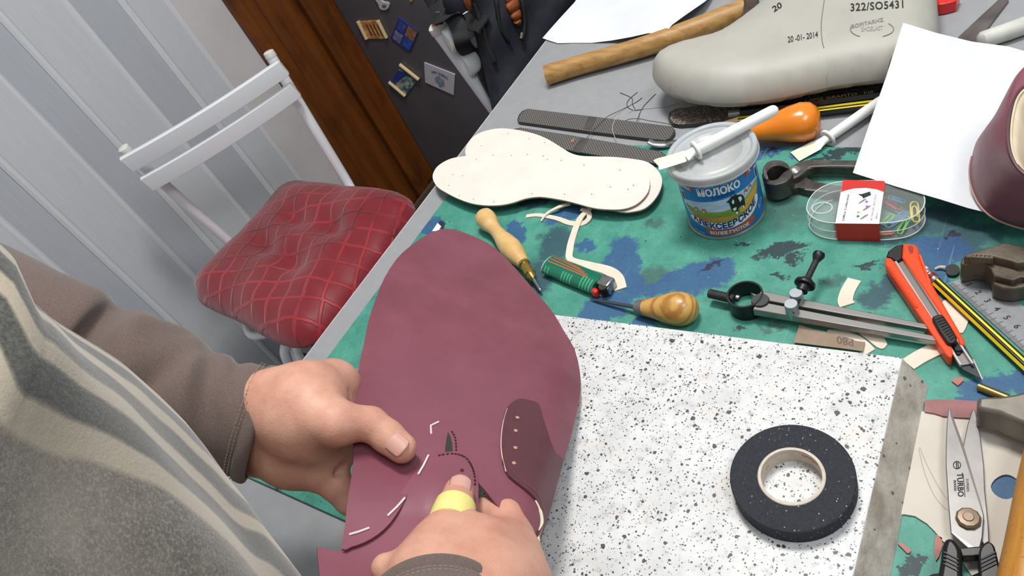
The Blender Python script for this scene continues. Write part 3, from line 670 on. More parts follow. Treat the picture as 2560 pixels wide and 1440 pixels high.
# shoe last
last_px = [(1631, 188), (1637, 165), (1660, 144), (1700, 126), (1750, 112), (1795, 98), (1835, 73), (1875, 42), (1915, 8), (1960, -35), (2020, -75), (2150, -110), (2290, -95), (2335, -40), (2345, 30), (2349, 90), (2345, 150), (2320, 184), (2250, 192), (2160, 204), (2090, 214), (2020, 230), (1950, 245), (1870, 256), (1800, 258), (1735, 250), (1680, 234), (1644, 214)]
m, t = newmat('grey_plastic_last', (170, 169, 160), .46, spec=.4, )
g = t.coord('Object'); n = t.noise(g, 6, 4, .6); n2 = t.noise(g, 30, 6, .7)
c = t.mix(t.rng(n, .35, .7), lin((176, 175, 167)), lin((160, 158, 148))); c = t.mix(t.math('MULTIPLY', t.rng(n2, .66, .74), .5), c, lin((138, 124, 96)))
w = t.n.new('ShaderNodeTexWave'); w.inputs['Scale'].default_value = 90; t.link(g, w.inputs['Vector']); t.link(c, t.b.inputs['Base Color']); t.bump(w.outputs['Fac'], .05, .0004); last_m = m
def last_base(u, v): return P(u, v, 34 + 8 * max(0, min(1, (1900 - u) / 260)))
def last_h(u, v, d):
    k = max(0., min(1., (u - 1631) / 380)); D = 46 + 62 * k; hm_ = 31 + 6 * k
    return hm_ * (1 - (1 - min(d / D, 1)) ** 2.1) ** .56
ls = thing('shoe_last', 'grey plastic shoe last lying on its side with stamped numbers', 'shoe last', P(1980, 150, 0))
inflate('body', last_px, last_base, unit(V3(.12, -.1, 1)), last_h, last_m, ls, 14, 3, low=lambda u, v, d: .72 * last_h(u, v, d))
lsp = spline(last_px, 3)
def lsurf(u, v, off=.5):
    d = float(seg_dist([(u, v)], lsp)[0]); return last_base(u, v) + unit(V3(.12, -.1, 1)) * (last_h(u, v, d) + off)
def pxof(p):
    c = R.T @ (np.asarray(p, float) - V3(0, 0, H)); return np.array([c[0] / c[2] * F + 1280, c[1] / c[2] * F + 720])
def lsee(u, v, off=.5):        # the point of the last's upper surface seen at (u, v)
    a, b = u, v
    for _ in range(6):
        q = pxof(lsurf(a, b, off)); a += u - q[0]; b += v - q[1]
    return lsurf(a, b, off)
text_px('stamped_number', '322/SO5431', (2194, 15), (25, -1.6), (-1, -27), lsee, ink, ls, bold=.015, space=1.1)
text_px('stamped_date', '20 -01- 2014', (2007, 93), (14.6, -2.6), (-1, -21), lsee, ink, ls, bold=.01)
text_px('stamped_mark', '20', (1943, 18), (22, -14), (-8, -18), lsee, ink, ls, bold=.02)
text_px('faded_stamp', 'BOPITARHZ', (2168, 58), (15, -3.4), (-1, -13), lsee, ink_grey, ls, bold=.02)
text_px('faded_stamp', 'SHOELAST', (2180, 72), (11.5, -.8), (0, -16), lsee, mat('pale_stamp', (146, 144, 138), .7), ls)
for a0, a1 in ((150, 235), (-60, 40)):
    pts = [lsee(2180 + 54 * math.cos(math.radians(a)), 73 - 22 * math.sin(math.radians(a)), .3) for a in np.linspace(a0, a1, 14)]
    sweep('stamp_ring', pts, .55, ink_grey, ls, 5)
sweep('seam_line', [lsee(u, v, .1) for u, v in spline([(2062, -10), (2058, 20), (2053, 60), (2055, 100), (2060, 122)], 5, False)], .45, mat('seam_dark', (120, 114, 100), .8), ls, 5)

# pencils beside the last
pen_black = mat('black_lacquer', (22, 22, 24), .25, coat=.5); pen_yel = mat('yellow_lacquer', (236, 214, 40), .3, coat=.3); pen_wood = mat('cedar', (222, 184, 140), .6); graph = mat('graphite', (60, 60, 64), .4)
def hexbar(name, A, B, r, mats, parent):
    d = unit(B - A); x = unit(np.cross(d, V3(0, 0, 1))); y = np.cross(x, d); v = []
    for p in (A, B):
        for k in range(6): a = math.pi / 3 * k; v.append(p + x * math.cos(a) * r + y * math.sin(a) * r)
    o = mk(name, v, [(5, 4, 3, 2, 1, 0), tuple(range(6, 12))] + [(k, (k + 1) % 6, (k + 1) % 6 + 6, k + 6) for k in range(6)], mats, parent, False, bevel=.3)
    return o, x, y, d
pa = thing('pencil', 'glossy black pencil with gold lettering beside the last, farther of two', 'pencil', P(2000, 264, 0), 'black and yellow pencils')
A, B = P(1850, 283, 11.5), P(2330, 220, 11.5)
o, x, y, d = hexbar('barrel', A, B, 5.0, pen_black, pa)
lathe('silver_band', A - d * 12, A + d * .5, [(0, 4.6), (.1, 5), (.9, 5.1), (1, 5.1)], steel, pa, 16)
gold = mat('gold_print', (178, 158, 88), .4, .3)
def onbar(A, d, n, side, s0, sc): return lambda px_, py_: A + d * (s0 + px_ * sc) + n * 5.05 + side * py_ * sc
fx = unit(-x * .15 + y); fs = unit(np.cross(fx, d)); 
L0 = float(np.dot(P(2095, 262, 16) - A, d))
textmesh('gold_lettering', 'LAPIZ GRAFITO   HB', lambda a_, b_: A + d * (L0 + a_ * 7.2) + y * 4.75 + unit(np.cross(y, d)) * (b_ * 6.0), gold, pa)
pb = thing('pencil', 'sharpened black and yellow striped pencil beside the last, nearer of two', 'pencil', P(2000, 280, 0), 'black and yellow pencils')
A, B = P(1846, 302, 8), P(2330, 243, 8)
o, x, y, d = hexbar('barrel', A, B, 5.0, pen_black, pb)
for k, (a, w) in enumerate(((75, 2.6), (100, 1.0), (130, 2.6), (25, .8))):
    an = math.radians(180 - a); n_ = x * math.cos(an) + y * math.sin(an); tn = unit(np.cross(n_, d)); c0 = A + n_ * 4.62
    mk('yellow_stripe', [c0 - tn * w / 2, c0 + tn * w / 2, c0 + tn * w / 2 + (B - A), c0 - tn * w / 2 + (B - A)], [(0, 1, 2, 3)], pen_yel, pb, False)
lathe('sharpened_cone', A + d * .3, A - d * 19, [(0, 4.7), (.8, 1.5), (.8, 1.3)], pen_wood, pb, 14)
lathe('lead', A - d * 15, A - d * 21, [(0, 1.4), (1, .3)], graph, pb, 8)

# orange handled awl behind the can
aw = thing('awl', 'orange handled awl with a bent steel shank behind the milk can', 'awl', P(1960, 310, 0), 'shoemaker awls')
A, B = P(1853, 333, 19), P(2051, 297, 21)
org_m = mat('orange_lacquer', (232, 132, 22), .25, col2=(222, 120, 18), scale=30, coat=.5)
lathe('handle', A, B, [(0, 10), (.05, 11), (.25, 12.5), (.45, 15.5), (.62, 19.5), (.78, 21.5), (.9, 19.5), (.965, 14.5), (1, 8)], org_m, aw, 26, up=(0, 0, 1), squash=.92)
sweep('shank', spline([A + (B - A) * .03, P(1780, 348, 16), P(1712, 355, 9), P(1668, 361, 6.5), P(1640, 360, 9), P(1620, 351, 14)], 6, False), [3.6] * 12 + [3.8] * 6 + [(5.5, 2.6)] * 6 + [(5, 2)] * 6 + [(1.5, 1)], steel, aw, 12, up=(0, 0, 1))

# glue spatulas
def spatula(label, end, collar, neck, tipa, zs, ez, group='white glue spatulas'):
    s = thing('glue_spatula', label, 'spatula', P(*collar, zs), group)
    E_, C_, N_ = P(*end, ez[0]), P(*collar, ez[1]), P(*neck, ez[2]); T_ = P(*tipa, ez[3]); d = unit(C_ - E_); wp = mat('white_plastic', (236, 238, 236), .38, spec=.5, col2=(228, 229, 224), scale=60)
    gl = mat('glue_stained_plastic', (226, 228, 198), .4, col2=(232, 232, 214), scale=70)
    sweep('stick', [E_, E_ + d * 1.2, E_ + d * 3, E_ + d * 6] + [E_ + (C_ - E_) * k for k in (.3, .6, .9, 1)], [1.6, 3.6, 4.8, 5.3, 5.3, 5.2, 5.0, 4.6], wp, s, 18)
    nt = unit(np.cross(V3(0, 0, 1), d)); up = np.cross(d, nt)
    a = C_; q = unit(N_ - C_)
    sweep('neck', [C_ - d * 1, C_ + (N_ - C_) * .3, C_ + (N_ - C_) * .7, N_], [(4.6, 4.4), (4.8, 3.4), (6.5, 2.2), (8.6, 1.5)], wp, s, 16, up=(0, 0, 1))
    sweep('blade', [N_ - q * .5, N_ + (T_ - N_) * .5, T_ - q * 1, T_], [(8.5, 1.5), (8.8, 1.1), (9.2, .8), (9.2, .5)], gl, s, 16, up=(0, 0, 1), phase=math.pi / 16)
    v, f = [], []
    pts = [C_ - d * .5 + nt * math.cos(a) * 8.2 + up * math.sin(a) * 7.4 for a in np.linspace(0, 2 * math.pi, 20, endpoint=False)]
    sweep('collar', pts, 1.7, wp, s, 8, closed=True)
    return s
spatula('white glue spatula lying across the lid of the milk can', (1944, 271), (1739, 376), (1712, 391), (1643, 412), 84, (89.5, 89.5, 89, 88.5))
spatula('white glue spatula lying on the table with its handle under paper', (2215, 243), (2068, 346), (2040, 364), (1987, 392), 0, (10, 9.5, 7, 4.5))
# third one cut off by the right edge
s3 = thing('glue_spatula', 'white glue spatula handle at the upper right edge of the picture', 'spatula', P(2520, 90, 0), 'white glue spatulas')
sweep('stick', [P(2446, 104, 9), P(2449, 103, 9), P(2456, 100, 9), P(2520, 79, 9), P(2640, 35, 9)], [2, 6, 8.5, 9, 9], mat('aged_white_plastic', (206, 206, 198), .45, col2=(184, 182, 172), scale=40), s3, 18)
o = ppx('steel_strip', [(2508, -12), (2522, 0), (2440, 108), (2394, 97), (2396, 92)], 3, 3, mat('strip_steel', (96, 88, 86), .45, .6, col2=(130, 122, 122), scale=30)); tag(o, 'flat dark steel strip at the upper right behind the paper', 'steel strip')
o = ppx('red_packet', [(2338, -20), (2400, -20), (2391, 1), (2362, 9), (2344, 12)], 14, 13, red_plastic, bevel=1); tag(o, 'red packet corner at the top edge beside the last', 'packet')

# ================================================================== condensed milk can
CC = V3(-267.8, 510.4, 0); RB_ = 36.6
can = thing('milk_can', 'blue condensed milk can with a translucent plastic lid', 'can', (CC[0], CC[1], MZ))
tin = mat('tin_gold', (196, 190, 160), .3, .9)
can_blue = mat('can_blue', (28, 120, 190), .35, col2=(22, 108, 178), scale=30, spec=.5)
vcyl('body', CC, MZ + 2.4, 72, [(0, RB_), (1, RB_)], can_blue, can)
vcyl('bottom_rim', CC, MZ, MZ + 2.8, [(0, 36.8), (.1, 37.8), (.5, 38.1), (.9, 37.6), (1, RB_)], tin, can)
vcyl('top_rim', CC, 71.8, 77, [(0, RB_), (.1, 37.4), (.6, 37.6), (1, 37)], tin, can)
m, t = newmat('milky_lid_plastic', (226, 230, 234), .35, spec=.5)
t.b.inputs['Transmission Weight'].default_value = .35; t.b.inputs['Alpha'].default_value = .86; lid_m = m
n_ = t.noise(t.coord('Object'), 30, 4); t.link(t.mix(t.rng(n_, .45, .75), lin((214, 219, 225)), lin((190, 194, 196))), t.b.inputs['Base Color'])
prof = [(40.6, 73.6), (41.6, 74.0), (41.9, 77), (41.7, 81), (41.2, 82.6), (39.4, 83.2), (36.6, 82.6), (35.8, 80.6), (30.5, 80.0), (29.8, 80.7), (28.8, 80.7), (28.2, 79.8), (14, 79.6), (1.6, 79.6), (1.2, 80.2), (.05, 80.2)]
n = 72; v = [(CC[0] + r_ * math.cos(2 * math.pi * k / n), CC[1] + r_ * math.sin(2 * math.pi * k / n), z_) for r_, z_ in prof for k in range(n)]
f = [(i * n + k, i * n + (k + 1) % n, (i + 1) * n + (k + 1) % n, (i + 1) * n + k) for i in range(len(prof) - 1) for k in range(n)]
lid = mk('lid', v, f, lid_m, can, angle=60)
ring('lid_bead', CC, 74.6, 76.0, 41.2, 42.4, lid_m, lid, 72, .4)
TH0 = math.atan2(-CC[1], -CC[0]) - math.radians(3)
def onc(a, z, off=.15):           # a: millimetres along the wall to the right as seen, z height
    th = TH0 + a / RB_; r_ = RB_ + off; return V3(CC[0] + r_ * math.cos(th), CC[1] + r_ * math.sin(th), z)
def cpatch(name, pts, off, m, parent=can, sn=0, step=3.0):
    if sn: pts = spline(pts, sn)
    vo, tr = tri2d(pts, step); return mk(name, [onc(a, z, off) for a, z in vo], tr, m, parent, True, angle=80)
sky = mat('print_sky', (150, 188, 220), .4, col2=(206, 222, 232), scale=60, stretch=(1, 1, 3)); grn = mat('print_meadow', (104, 146, 52), .4, col2=(150, 166, 56), scale=60, stretch=(1, 1, 2)); ora = mat('print_field', (176, 104, 50), .4, col2=(200, 150, 60), scale=70)
wht = mat('print_white', (232, 234, 236), .4); nav = mat('print_navy', (24, 40, 104), .4); red_o = mat('print_brick', (186, 84, 48), .4); lbl = mat('print_pale_blue', (178, 208, 232), .4); cowb = mat('print_black', (26, 28, 30), .4); yel_p = mat('print_gold', (206, 168, 70), .4)
sc_ = cpatch('label_picture', [(-44, 40), (-36, 30), (-20, 25), (0, 24), (20, 26), (34, 32), (42, 44), (40, 52), (20, 53), (0, 52), (-20, 51), (-38, 48)], .12, sky, sn=3)
cpatch('meadow', [(-40, 42), (-30, 41), (-16, 39), (0, 38), (14, 40), (28, 45), (40, 50), (41, 42), (32, 31), (16, 26), (0, 24.5), (-20, 25.5), (-34, 31)], .2, grn, sc_, 3)
cpatch('field', [(-38, 38), (-28, 34), (-14, 31), (0, 31), (10, 29), (0, 26), (-16, 27), (-30, 30)], .26, ora, sc_, 3)
cpatch('field', [(20, 40), (32, 45), (40, 48), (39, 40), (30, 33), (18, 29), (14, 33)], .26, yel_p, sc_, 3)
for a, z in ((-26, 41), (-18, 40), (30, 50), (24, 49)):
    cpatch('house', [(a - 2, z - 2), (a + 2, z - 2), (a + 2, z + 1), (a, z + 3.2), (a - 2, z + 1)], .32, red_o, sc_); cpatch('house', [(a - 1.4, z - 1.8), (a + .4, z - 1.8), (a + .4, z), (a - 1.4, z)], .36, wht, sc_)
cow = cpatch('cow', [(4, 48), (7, 50), (9, 52), (12, 52.5), (14, 53), (15, 51), (18, 50), (20, 48), (21, 44), (20.4, 36), (19, 32), (17.6, 32), (17.4, 37), (13, 36), (12, 30), (10, 29.6), (9.6, 36), (7.6, 34), (6.6, 40), (6.2, 46)], .4, cowb, sc_)
for pts in ([(8.6, 46), (10.2, 49), (11, 46), (10.4, 43.5), (9, 43.5)], [(15, 48), (18, 48), (18.6, 44), (16, 42)], [(9.8, 33), (11.8, 33), (11.8, 29.8), (10.1, 29.8)], [(17.6, 36), (19, 36), (19, 32.2), (17.7, 32.2)], [(8, 38), (11.6, 38.5), (11, 35), (8.6, 35)]): cpatch('cow_patch', pts, .48, wht, cow)
def ctext(name, s, a0, z0, w, h, m, off=.5, curve=0., tilt=0., **k):
    return textmesh(name, s, lambda x, y: onc(a0 + x * w, z0 + y * h + tilt * x * w + curve * (x * w) ** 2, off), m, can, **k)
ctext('label_text', 'МОЛОКО', 0, 62.5, 8.8, 11.0, wht, bold=.045)
ctext('label_text', 'ЦЕЛЬНОЕ СГУЩЕННОЕ', 0, 69.6, 3.3, 3.6, lbl, bold=.01)
ctext('label_text', 'с САХАРОМ', 3, 56, 3.5, 4.2, nav, bold=.03)
bd = cpatch('name_band', [(-36, 29), (-29, 29.5), (-14, 25.4), (0, 24.2), (14, 25.8), (26, 30.5), (34, 36), (38, 34), (35, 26.5), (25, 19.5), (12, 16.6), (0, 15.6), (-14, 16.6), (-27, 20), (-37, 25)], .3, wht, sn=3)
textmesh('label_text', 'АЛЕКСЕЕВСКОЕ', lambda x, y: onc(x * 8.2, 19.9 + y * 9.5 + .0084 * (x * 8.6) ** 2 + .06 * x * 8.6, .6), nav, bd, bold=.04)
bb = cpatch('red_band', [(-21, 17), (-10, 14.8), (0, 14.2), (12, 15), (26, 18.5), (27, 13), (20, 9), (0, 7.8), (-18, 8.6)], .34, red_o, sn=2)
textmesh('label_text', 'БОЛЕЕ ГУСТОЕ', lambda x, y: onc(1 + x * 5.0, 11.0 + y * 5.2 + .0030 * (x * 5) ** 2, .6), wht, bb, bold=.03)
ctext('label_text', '8.5%', 40, 22, 5.2, 8, lbl, tilt=.45)
ctext('label_text', 'ГОСТ', -30, 8.4, 4.4, 6, lbl, tilt=-.2)
for a, z, w, h in ((-40, 52, 6, 13), (44, 56, 6, 14)):
    fr_ = cpatch('stamp_print', [(a - w / 2, z - h / 2), (a + w / 2, z - h / 2), (a + w / 2, z + h / 2), (a - w / 2, z + h / 2)], .3, wht); cpatch('stamp_centre', [(a - w * .33, z - h * .38), (a + w * .33, z - h * .38), (a + w * .33, z + h * .38), (a - w * .33, z + h * .38)], .4, nav, fr_)
tb_ = cpatch('red_tag', [(-50, 64.5), (-26, 62), (-24.5, 68), (-48, 70.5)], .3, red_o); textmesh('label_text', 'НОВИНКА', lambda x, y: onc(-37 + x * 4.0, 66.2 + y * 5 - .1 * x * 4.0, .5), wht, tb_, bold=.03)
tg = cpatch('red_tag', [(28, 62), (50, 68), (50, 77), (28, 71.5)], .3, red_o); textmesh('label_text', 'К', lambda x, y: onc(33.5 + x * 5.5, 67.2 + y * 6, .6), wht, tg, bold=.03)
for k in range(3): cpatch('tag_line', [(38, 66.4 + k * 2), (48, 69 + k * 2), (48, 69.9 + k * 2), (38, 67.3 + k * 2)], .45, wht, tg)

# ================================================================== pincers beside the can
pn = thing('pincers', 'dark steel nail pincers with worn jaws beside the milk can', 'pincers', P(2010, 440, MZ), 'steel pincers')
sd_ = mat('worn_tool_steel', (104, 99, 95), .4, .6, col2=(66, 60, 56), scale=60, bump=.2, bscale=500)
shiny = mat('rubbed_steel', (168, 166, 164), .3, .8)
def strip(name, pts, ws, z, th, m, parent, bevel=1.5):      # pts picture points along the middle, ws widths (mm)
    c = [P(*p, z) for p in pts]; c = spline(c, 5, False); k = np.interp(np.linspace(0, 1, len(c)), np.linspace(0, 1, len(ws)), ws); L, Rr = [], []
    for i, p in enumerate(c):
        d = unit(c[min(i + 1, len(c) - 1)] - c[max(i - 1, 0)]); s = unit(np.cross(V3(0, 0, 1), d)); L.append(p + s * k[i] / 2); Rr.append(p - s * k[i] / 2)
    return prism(name, L + Rr[::-1], th, m, parent, bevel, True)
strip('handle', [(1958, 443), (1984, 430), (2010, 413), (2040, 408), (2090, 408), (2145, 409), (2230, 412)], [13, 17, 15, 11, 10, 10, 10], 19, 10, sd_, pn)
strip('handle_edge', [(2022, 417), (2050, 415), (2090, 414), (2140, 415)], [1.2, 1.6, 1.6, 1.4], 19.3, .8, shiny, pn, 0)
strip('handle', [(1940, 452), (1972, 457), (2000, 455), (2020, 462), (2050, 468), (2095, 474), (2180, 480)], [16, 17, 16, 12, 12, 11, 10], 12, 9, sd_, pn)
strip('handle_edge', [(2012, 473), (2040, 476), (2070, 478)], [1.2, 1.8, 1.4], 12.3, .8, shiny, pn, 0)
def jaw(px, z0, z1, m):
    return ppx('jaw', px, z1, z1 - z0, m, pn, bevel=2, smooth_n=2)
ppx('jaw', [(1906, 424), (1916, 407), (1934, 400), (1956, 402), (1972, 412), (1968, 420), (1950, 414), (1930, 416), (1916, 432), (1910, 440)], 30, 22, sd_, pn, bevel=2.5, smooth_n=2)
ppx('jaw', [(1905, 432), (1914, 438), (1926, 450), (1944, 446), (1956, 432), (1972, 424), (1982, 434), (1968, 452), (1940, 462), (1916, 458), (1906, 446)], 27, 20, sd_, pn, bevel=2.5, smooth_n=2)
ppx('jaw_lip', [(1907, 424), (1913, 420), (1917, 432), (1921, 444), (1915, 447), (1908, 440)], 31, 4, mat('rubbed_lip', (140, 136, 136), .35, .7), pn, bevel=.8)
p = P(1985, 425, 19); lathe('rivet', p - V3(0, 0, 1), p + V3(0, 0, 3.2), [(0, 6.2), (.4, 6), (.8, 4), (1, 1)], shiny, pn, 20)

# ================================================================== box of paper clips
cb_ = thing('paper_clip_box', 'clear oval plastic clip box with a red and white sleeve', 'clip box', P(2165, 530, MZ))
m, t = newmat('clear_plastic', (236, 242, 242), .06, spec=.5); t.b.inputs['Alpha'].default_value = .11; t.b.inputs['Base Color'].default_value = lin((206, 216, 212)); clear = m
BZ = 24.0
oc = [(x / 3.4283 + 1960, y / 3.4283 + 380) for x, y in [(195, 480), (215, 410), (265, 345), (340, 295), (440, 262), (560, 250), (720, 246), (880, 252), (1010, 268), (1110, 298), (1180, 345), (1206, 405), (1195, 470), (1140, 535), (1050, 580), (930, 603), (800, 610), (620, 610), (450, 610), (340, 598), (260, 570), (210, 525)]]
oc3 = [P(u, v, BZ) for u, v in spline(oc, 3)]
cen = np.mean(oc3, 0)
def wallring(name, loop, z0, z1, th, m, parent):
    n = len(loop); o_ = [V3(p[0], p[1], 0) for p in loop]; c = np.mean(o_, 0); i_ = [p + unit(c - p) * th for p in o_]
    v = [p + V3(0, 0, z0) for p in o_] + [p + V3(0, 0, z1) for p in o_] + [p + V3(0, 0, z1) for p in i_] + [p + V3(0, 0, z0) for p in i_]
    f = [(a * n + k, a * n + (k + 1) % n, ((a + 1) % 4) * n + (k + 1) % n, ((a + 1) % 4) * n + k) for a in range(4) for k in range(n)]
    return mk(name, v, f, m, parent, True, angle=40)
wallring('side_wall', oc3, MZ + .2, BZ - 1, 1.2, clear, cb_)
prism('base', [V3(p[0], p[1], MZ + 1.2) for p in oc3], 1.1, clear, cb_)
lidb = prism('lid', [V3(*(cen + (p - cen) * 1.004)[:2], BZ) for p in oc3], 1.0, clear, cb_)
rimm = mat('plastic_edge', (206, 214, 212), .2, spec=.6); 
sweep('lid_rim', oc3, .55, rimm, lidb, 6, closed=True)
sweep('base_rim', [V3(p[0], p[1], MZ + .8) for p in oc3], .6, rimm, cb_, 6, closed=True)
mid = [V3(p[0], p[1], (MZ + BZ) / 2) for p in oc3]; sweep('middle_rim', mid, .4, rimm, cb_, 6, closed=True)
hc = P(2055, 520, BZ); sweep('hang_hole_rim', [hc + V3(8.5 * math.cos(a), 7 * math.sin(a), 0) for a in np.linspace(0, 2 * math.pi, 28, endpoint=False)], .6, rimm, lidb, 6, closed=True)
dv = [P(2085, 560, BZ - 1), P(2105, 455, BZ - 1)]; bar('divider_wall', (dv[0] + dv[1]) / 2 * 0 + dv[0] - V3(0, 0, 9), dv[1] - V3(0, 0, 9), 1.0, 18, clear, cb_)
# sleeve
lp = lambda l: [(x / 3.4283 + 1960, y / 3.4283 + 380) for x, y in l]
s_red = mat('sleeve_red', (196, 38, 30), .45); s_dk = s_red; s_wh = mat('sleeve_white', (240, 240, 242), .5)
q4 = lp([(440, 611), (505, 238), (868, 248), (815, 615)])
slv = ppx('sleeve', q4, BZ + .5, .4, s_wh, cb_, label='red and white printed card sleeve')
A0, B0 = P(*q4[0], BZ + .5), P(*q4[3], BZ + .5); A1, B1 = P(*q4[1], BZ + .5), P(*q4[2], BZ + .5)
dnv = V3(0, 0, -(BZ - MZ - .2))
out = unit(np.cross(B0 - A0, V3(0, 0, 1)))
mk('sleeve_front', [A0 + out * .4, B0 + out * .4, B0 + dnv + out * .4, A0 + dnv + out * .4], [(0, 1, 2, 3)], s_dk, slv, False)
mk('sleeve_back', [A1 - out * .4, B1 - out * .4, B1 + dnv - out * .4, A1 + dnv - out * .4], [(0, 1, 2, 3)], s_dk, slv, False)
ppx('sleeve_red_top', lp([(488, 342), (505, 238), (868, 248), (856, 342), (790, 318), (700, 307), (600, 312), (530, 328)]), BZ + .62, .1, s_red, slv)
def lq(x, y): return (x / 3.4283 + 1960, y / 3.4283 + 380)
text_px('print', 'Office Collection', lq(530, 475), (2.8, -14.5), (-12, -2.2), LZ(BZ + .7), ink, slv, size=.66, bold=.008)
text_px('print', '60 TMX,БР,/ BUC,PCS', lq(768, 478), (1.7, -9.6), (-8.4, -1.4), LZ(BZ + .7), mat('grey_ink', (90, 90, 92), .6), slv, size=.7)
text_px('print', '28mm', lq(795, 548), (1.7, -9.6), (-8.4, -1.4), LZ(BZ + .7), MATS['grey_ink'], slv, size=.7)
ppx('clip_print', lp([(664, 360), (738, 338), (746, 368), (678, 398)]), BZ + .7, .1, ink, slv)
def wireclip(name, o0, dx, dy, s, m, parent=None, r=.45, lz=None):
    pl = [(0, 2), (0, 14), (1.2, 17), (3.4, 17), (4.6, 14.6), (4.6, 2), (3.6, .2), (1.6, .2), (.9, 2), (.9, 11.6), (2.2, 13.4), (3.6, 11.6), (3.6, 4)]
    pts = [o0 + dx * a * s + dy * b * s + V3(0, 0, .3 * (i % 2)) for i, (a, b) in enumerate(pl)]
    return sweep(name, spline(pts, 3, False), r, m, parent, 6)
for (x, y), c in (((635, 440), (150, 150, 156)), ((672, 500), (176, 120, 128)), ((650, 575), (150, 140, 130))):
    p = P(*lq(x, y), BZ + .8); wireclip('clip_print', p, V3(.8, .2, 0), V3(.55, .8, 0), .42, mat('pc%d' % c[1], c, .6), slv, .22)
wireclip('clip_print', P(*lq(640, 362), BZ + .8), V3(.8, .2, 0), V3(.75, -.5, 0), .3, ink, slv, .2)
for (x, y), c in (((638, 515), (214, 170, 70)), ((634, 550), (70, 120, 110)), ((712, 466), (120, 120, 190)), ((708, 425), (120, 120, 120))):
    p = P(*lq(x, y), BZ + .75); lathe('pin_print', p, p + V3(0, 0, .1), [(0, 1.3), (1, 1.3)], mat('pn%d' % c[0], c, .6), slv, 10)
for (x, y), (x2, y2), z, c, lab in (((1130, 600), (1115, 430), 12, (236, 214, 30), 'yellow paper clip standing in the clear box'), ((985, 700), (1060, 560), 6, (110, 206, 60), 'green paper clip leaning in the clear box'), ((1040, 430), (900, 385), 12, (66, 130, 170), 'blue paper clip at the back of the clear box'),
    ((1050, 520), (880, 640), 9, (88, 150, 196), 'light blue paper clip in the middle of the clear box'), ((1000, 490), (850, 400), 8, (196, 60, 92), 'crimson paper clip beside the sleeve in the clear box'), ((940, 690), (800, 700), 5.5, (238, 128, 70), 'orange paper clip at the front of the clear box'), ((930, 540), (840, 620), 6, (130, 200, 70), 'small green paper clip half under the sleeve')):
    a, b = P(*lq(x, y), z), P(*lq(x2, y2), z + 3); d = unit(b - a); s = unit(np.cross(d, V3(0, 0, 1))); L = np.linalg.norm(b - a)
    o = wireclip('paper_clip', a - s * 2.4 * L / 17, s, d, L / 17 * 1.0, mat('clip%d' % c[0], c, .35), None, .6); tag(o, lab, 'paper clip', 'coloured paper clips in the box')

# ================================================================== paper on the right and the finished shoe upper
def pz2(u, v):
    s = max(0, min(1, (432 - v) / 375.)); z = 21 + 58 * s ** 1.15 * max(0.15, min(1, (2620 - u) / 360.)) + 6 * math.sin((u - 2132) / 120.); return P(u, v, z)
o = sheet('paper_sheet', [(2258, 57), (2340, 82), (2430, 104), (2520, 116), (2640, 150), (2640, 560), (2560, 570), (2478, 534), (2420, 520), (2350, 498), (2240, 466), (2132, 432), (2170, 320), (2216, 190)], pz2, .25, paper_m, step=24); tag(o, 'white paper sheet leaning over the last and the pincers on the right', 'paper', 'loose white paper sheets')
m, t = newmat('burgundy_leather', (104, 56, 66), .42, spec=.4)
g = t.coord('Object'); n = t.noise(g, 14, 4, .6); n2 = t.noise(g, 5, 2)
c = t.mix(t.rng(n, .32, .7), lin((130, 74, 87)), lin((110, 59, 70))); c = t.mix(t.math('MULTIPLY', t.rng(n2, .45, .7), .4), c, lin((138, 84, 101)))
t.link(c, t.b.inputs['Base Color']); t.link(t.rng(n, .3, .7, .36, .52), t.b.inputs['Roughness']); t.bump(t.noise(g, 1500, 3), .12, .0004); leather = m
lining = mat('cream_lining', (214, 200, 176), .75, col2=(198, 182, 156), scale=60); l_edge = mat('raw_leather_edge', (196, 160, 150), .8)
up = thing('shoe_upper', 'burgundy shoe upper with cream lining standing on the paper at right', 'shoe upper', P(2540, 520, 20), 'burgundy shoe uppers')
outl = [(2600, 140, 96), (2560, 182, 92), (2532, 216, 88), (2505, 262, 80), (2478, 306, 72), (2444, 348, 60), (2430, 390, 50), (2424, 430, 40), (2430, 472, 32), (2452, 516, 27), (2490, 548, 25), (2560, 572, 25), (2640, 580, 26)]
rim = [(2620, 190, 112), (2566, 214, 110), (2540, 240, 109), (2526, 280, 108), (2520, 320, 106), (2521, 360, 104), (2530, 395, 102), (2548, 424, 100), (2580, 448, 98), (2610, 460, 97), (2640, 470, 96), (2660, 475, 96), (2680, 480, 96)]
a_ = spline([P(*q) for q in outl], 5, False); b_ = spline([P(*q) for q in rim], 5, False)
n = len(a_); rows = 10; v = []
for j in range(rows + 1):
    s = j / rows
    for k in range(n):
        p = a_[k] * (1 - s) + b_[k] * s; w = unit((a_[k] - b_[k]) * V3(1, 1, 0)); v.append(p + V3(0, 0, 1) * 9 * math.sin(math.pi * s) + w * 4 * math.sin(math.pi * s))
f = [(j * n + k, j * n + k + 1, (j + 1) * n + k + 1, (j + 1) * n + k) for j in range(rows) for k in range(n - 1)]
o = mk('leather_side', v, f, leather, up, True, angle=80); sl_ = o.modifiers.new('th', 'SOLIDIFY'); sl_.thickness = .0018
v2 = []
for s, dz in ((0, -.5), (.25, -6), (.6, -22), (1, -48)):
    for k in range(n): w = unit((P(2640, 330, 100) - b_[k]) * V3(1, 1, 0)); v2.append(b_[k] + w * (2 + 22 * s) + V3(0, 0, dz))
f2 = [(j * n + k, j * n + k + 1, (j + 1) * n + k + 1, (j + 1) * n + k) for j in range(3) for k in range(n - 1)]
o = mk('lining', v2, f2, lining, up, True, angle=80); sl_ = o.modifiers.new('th', 'SOLIDIFY'); sl_.thickness = .0015
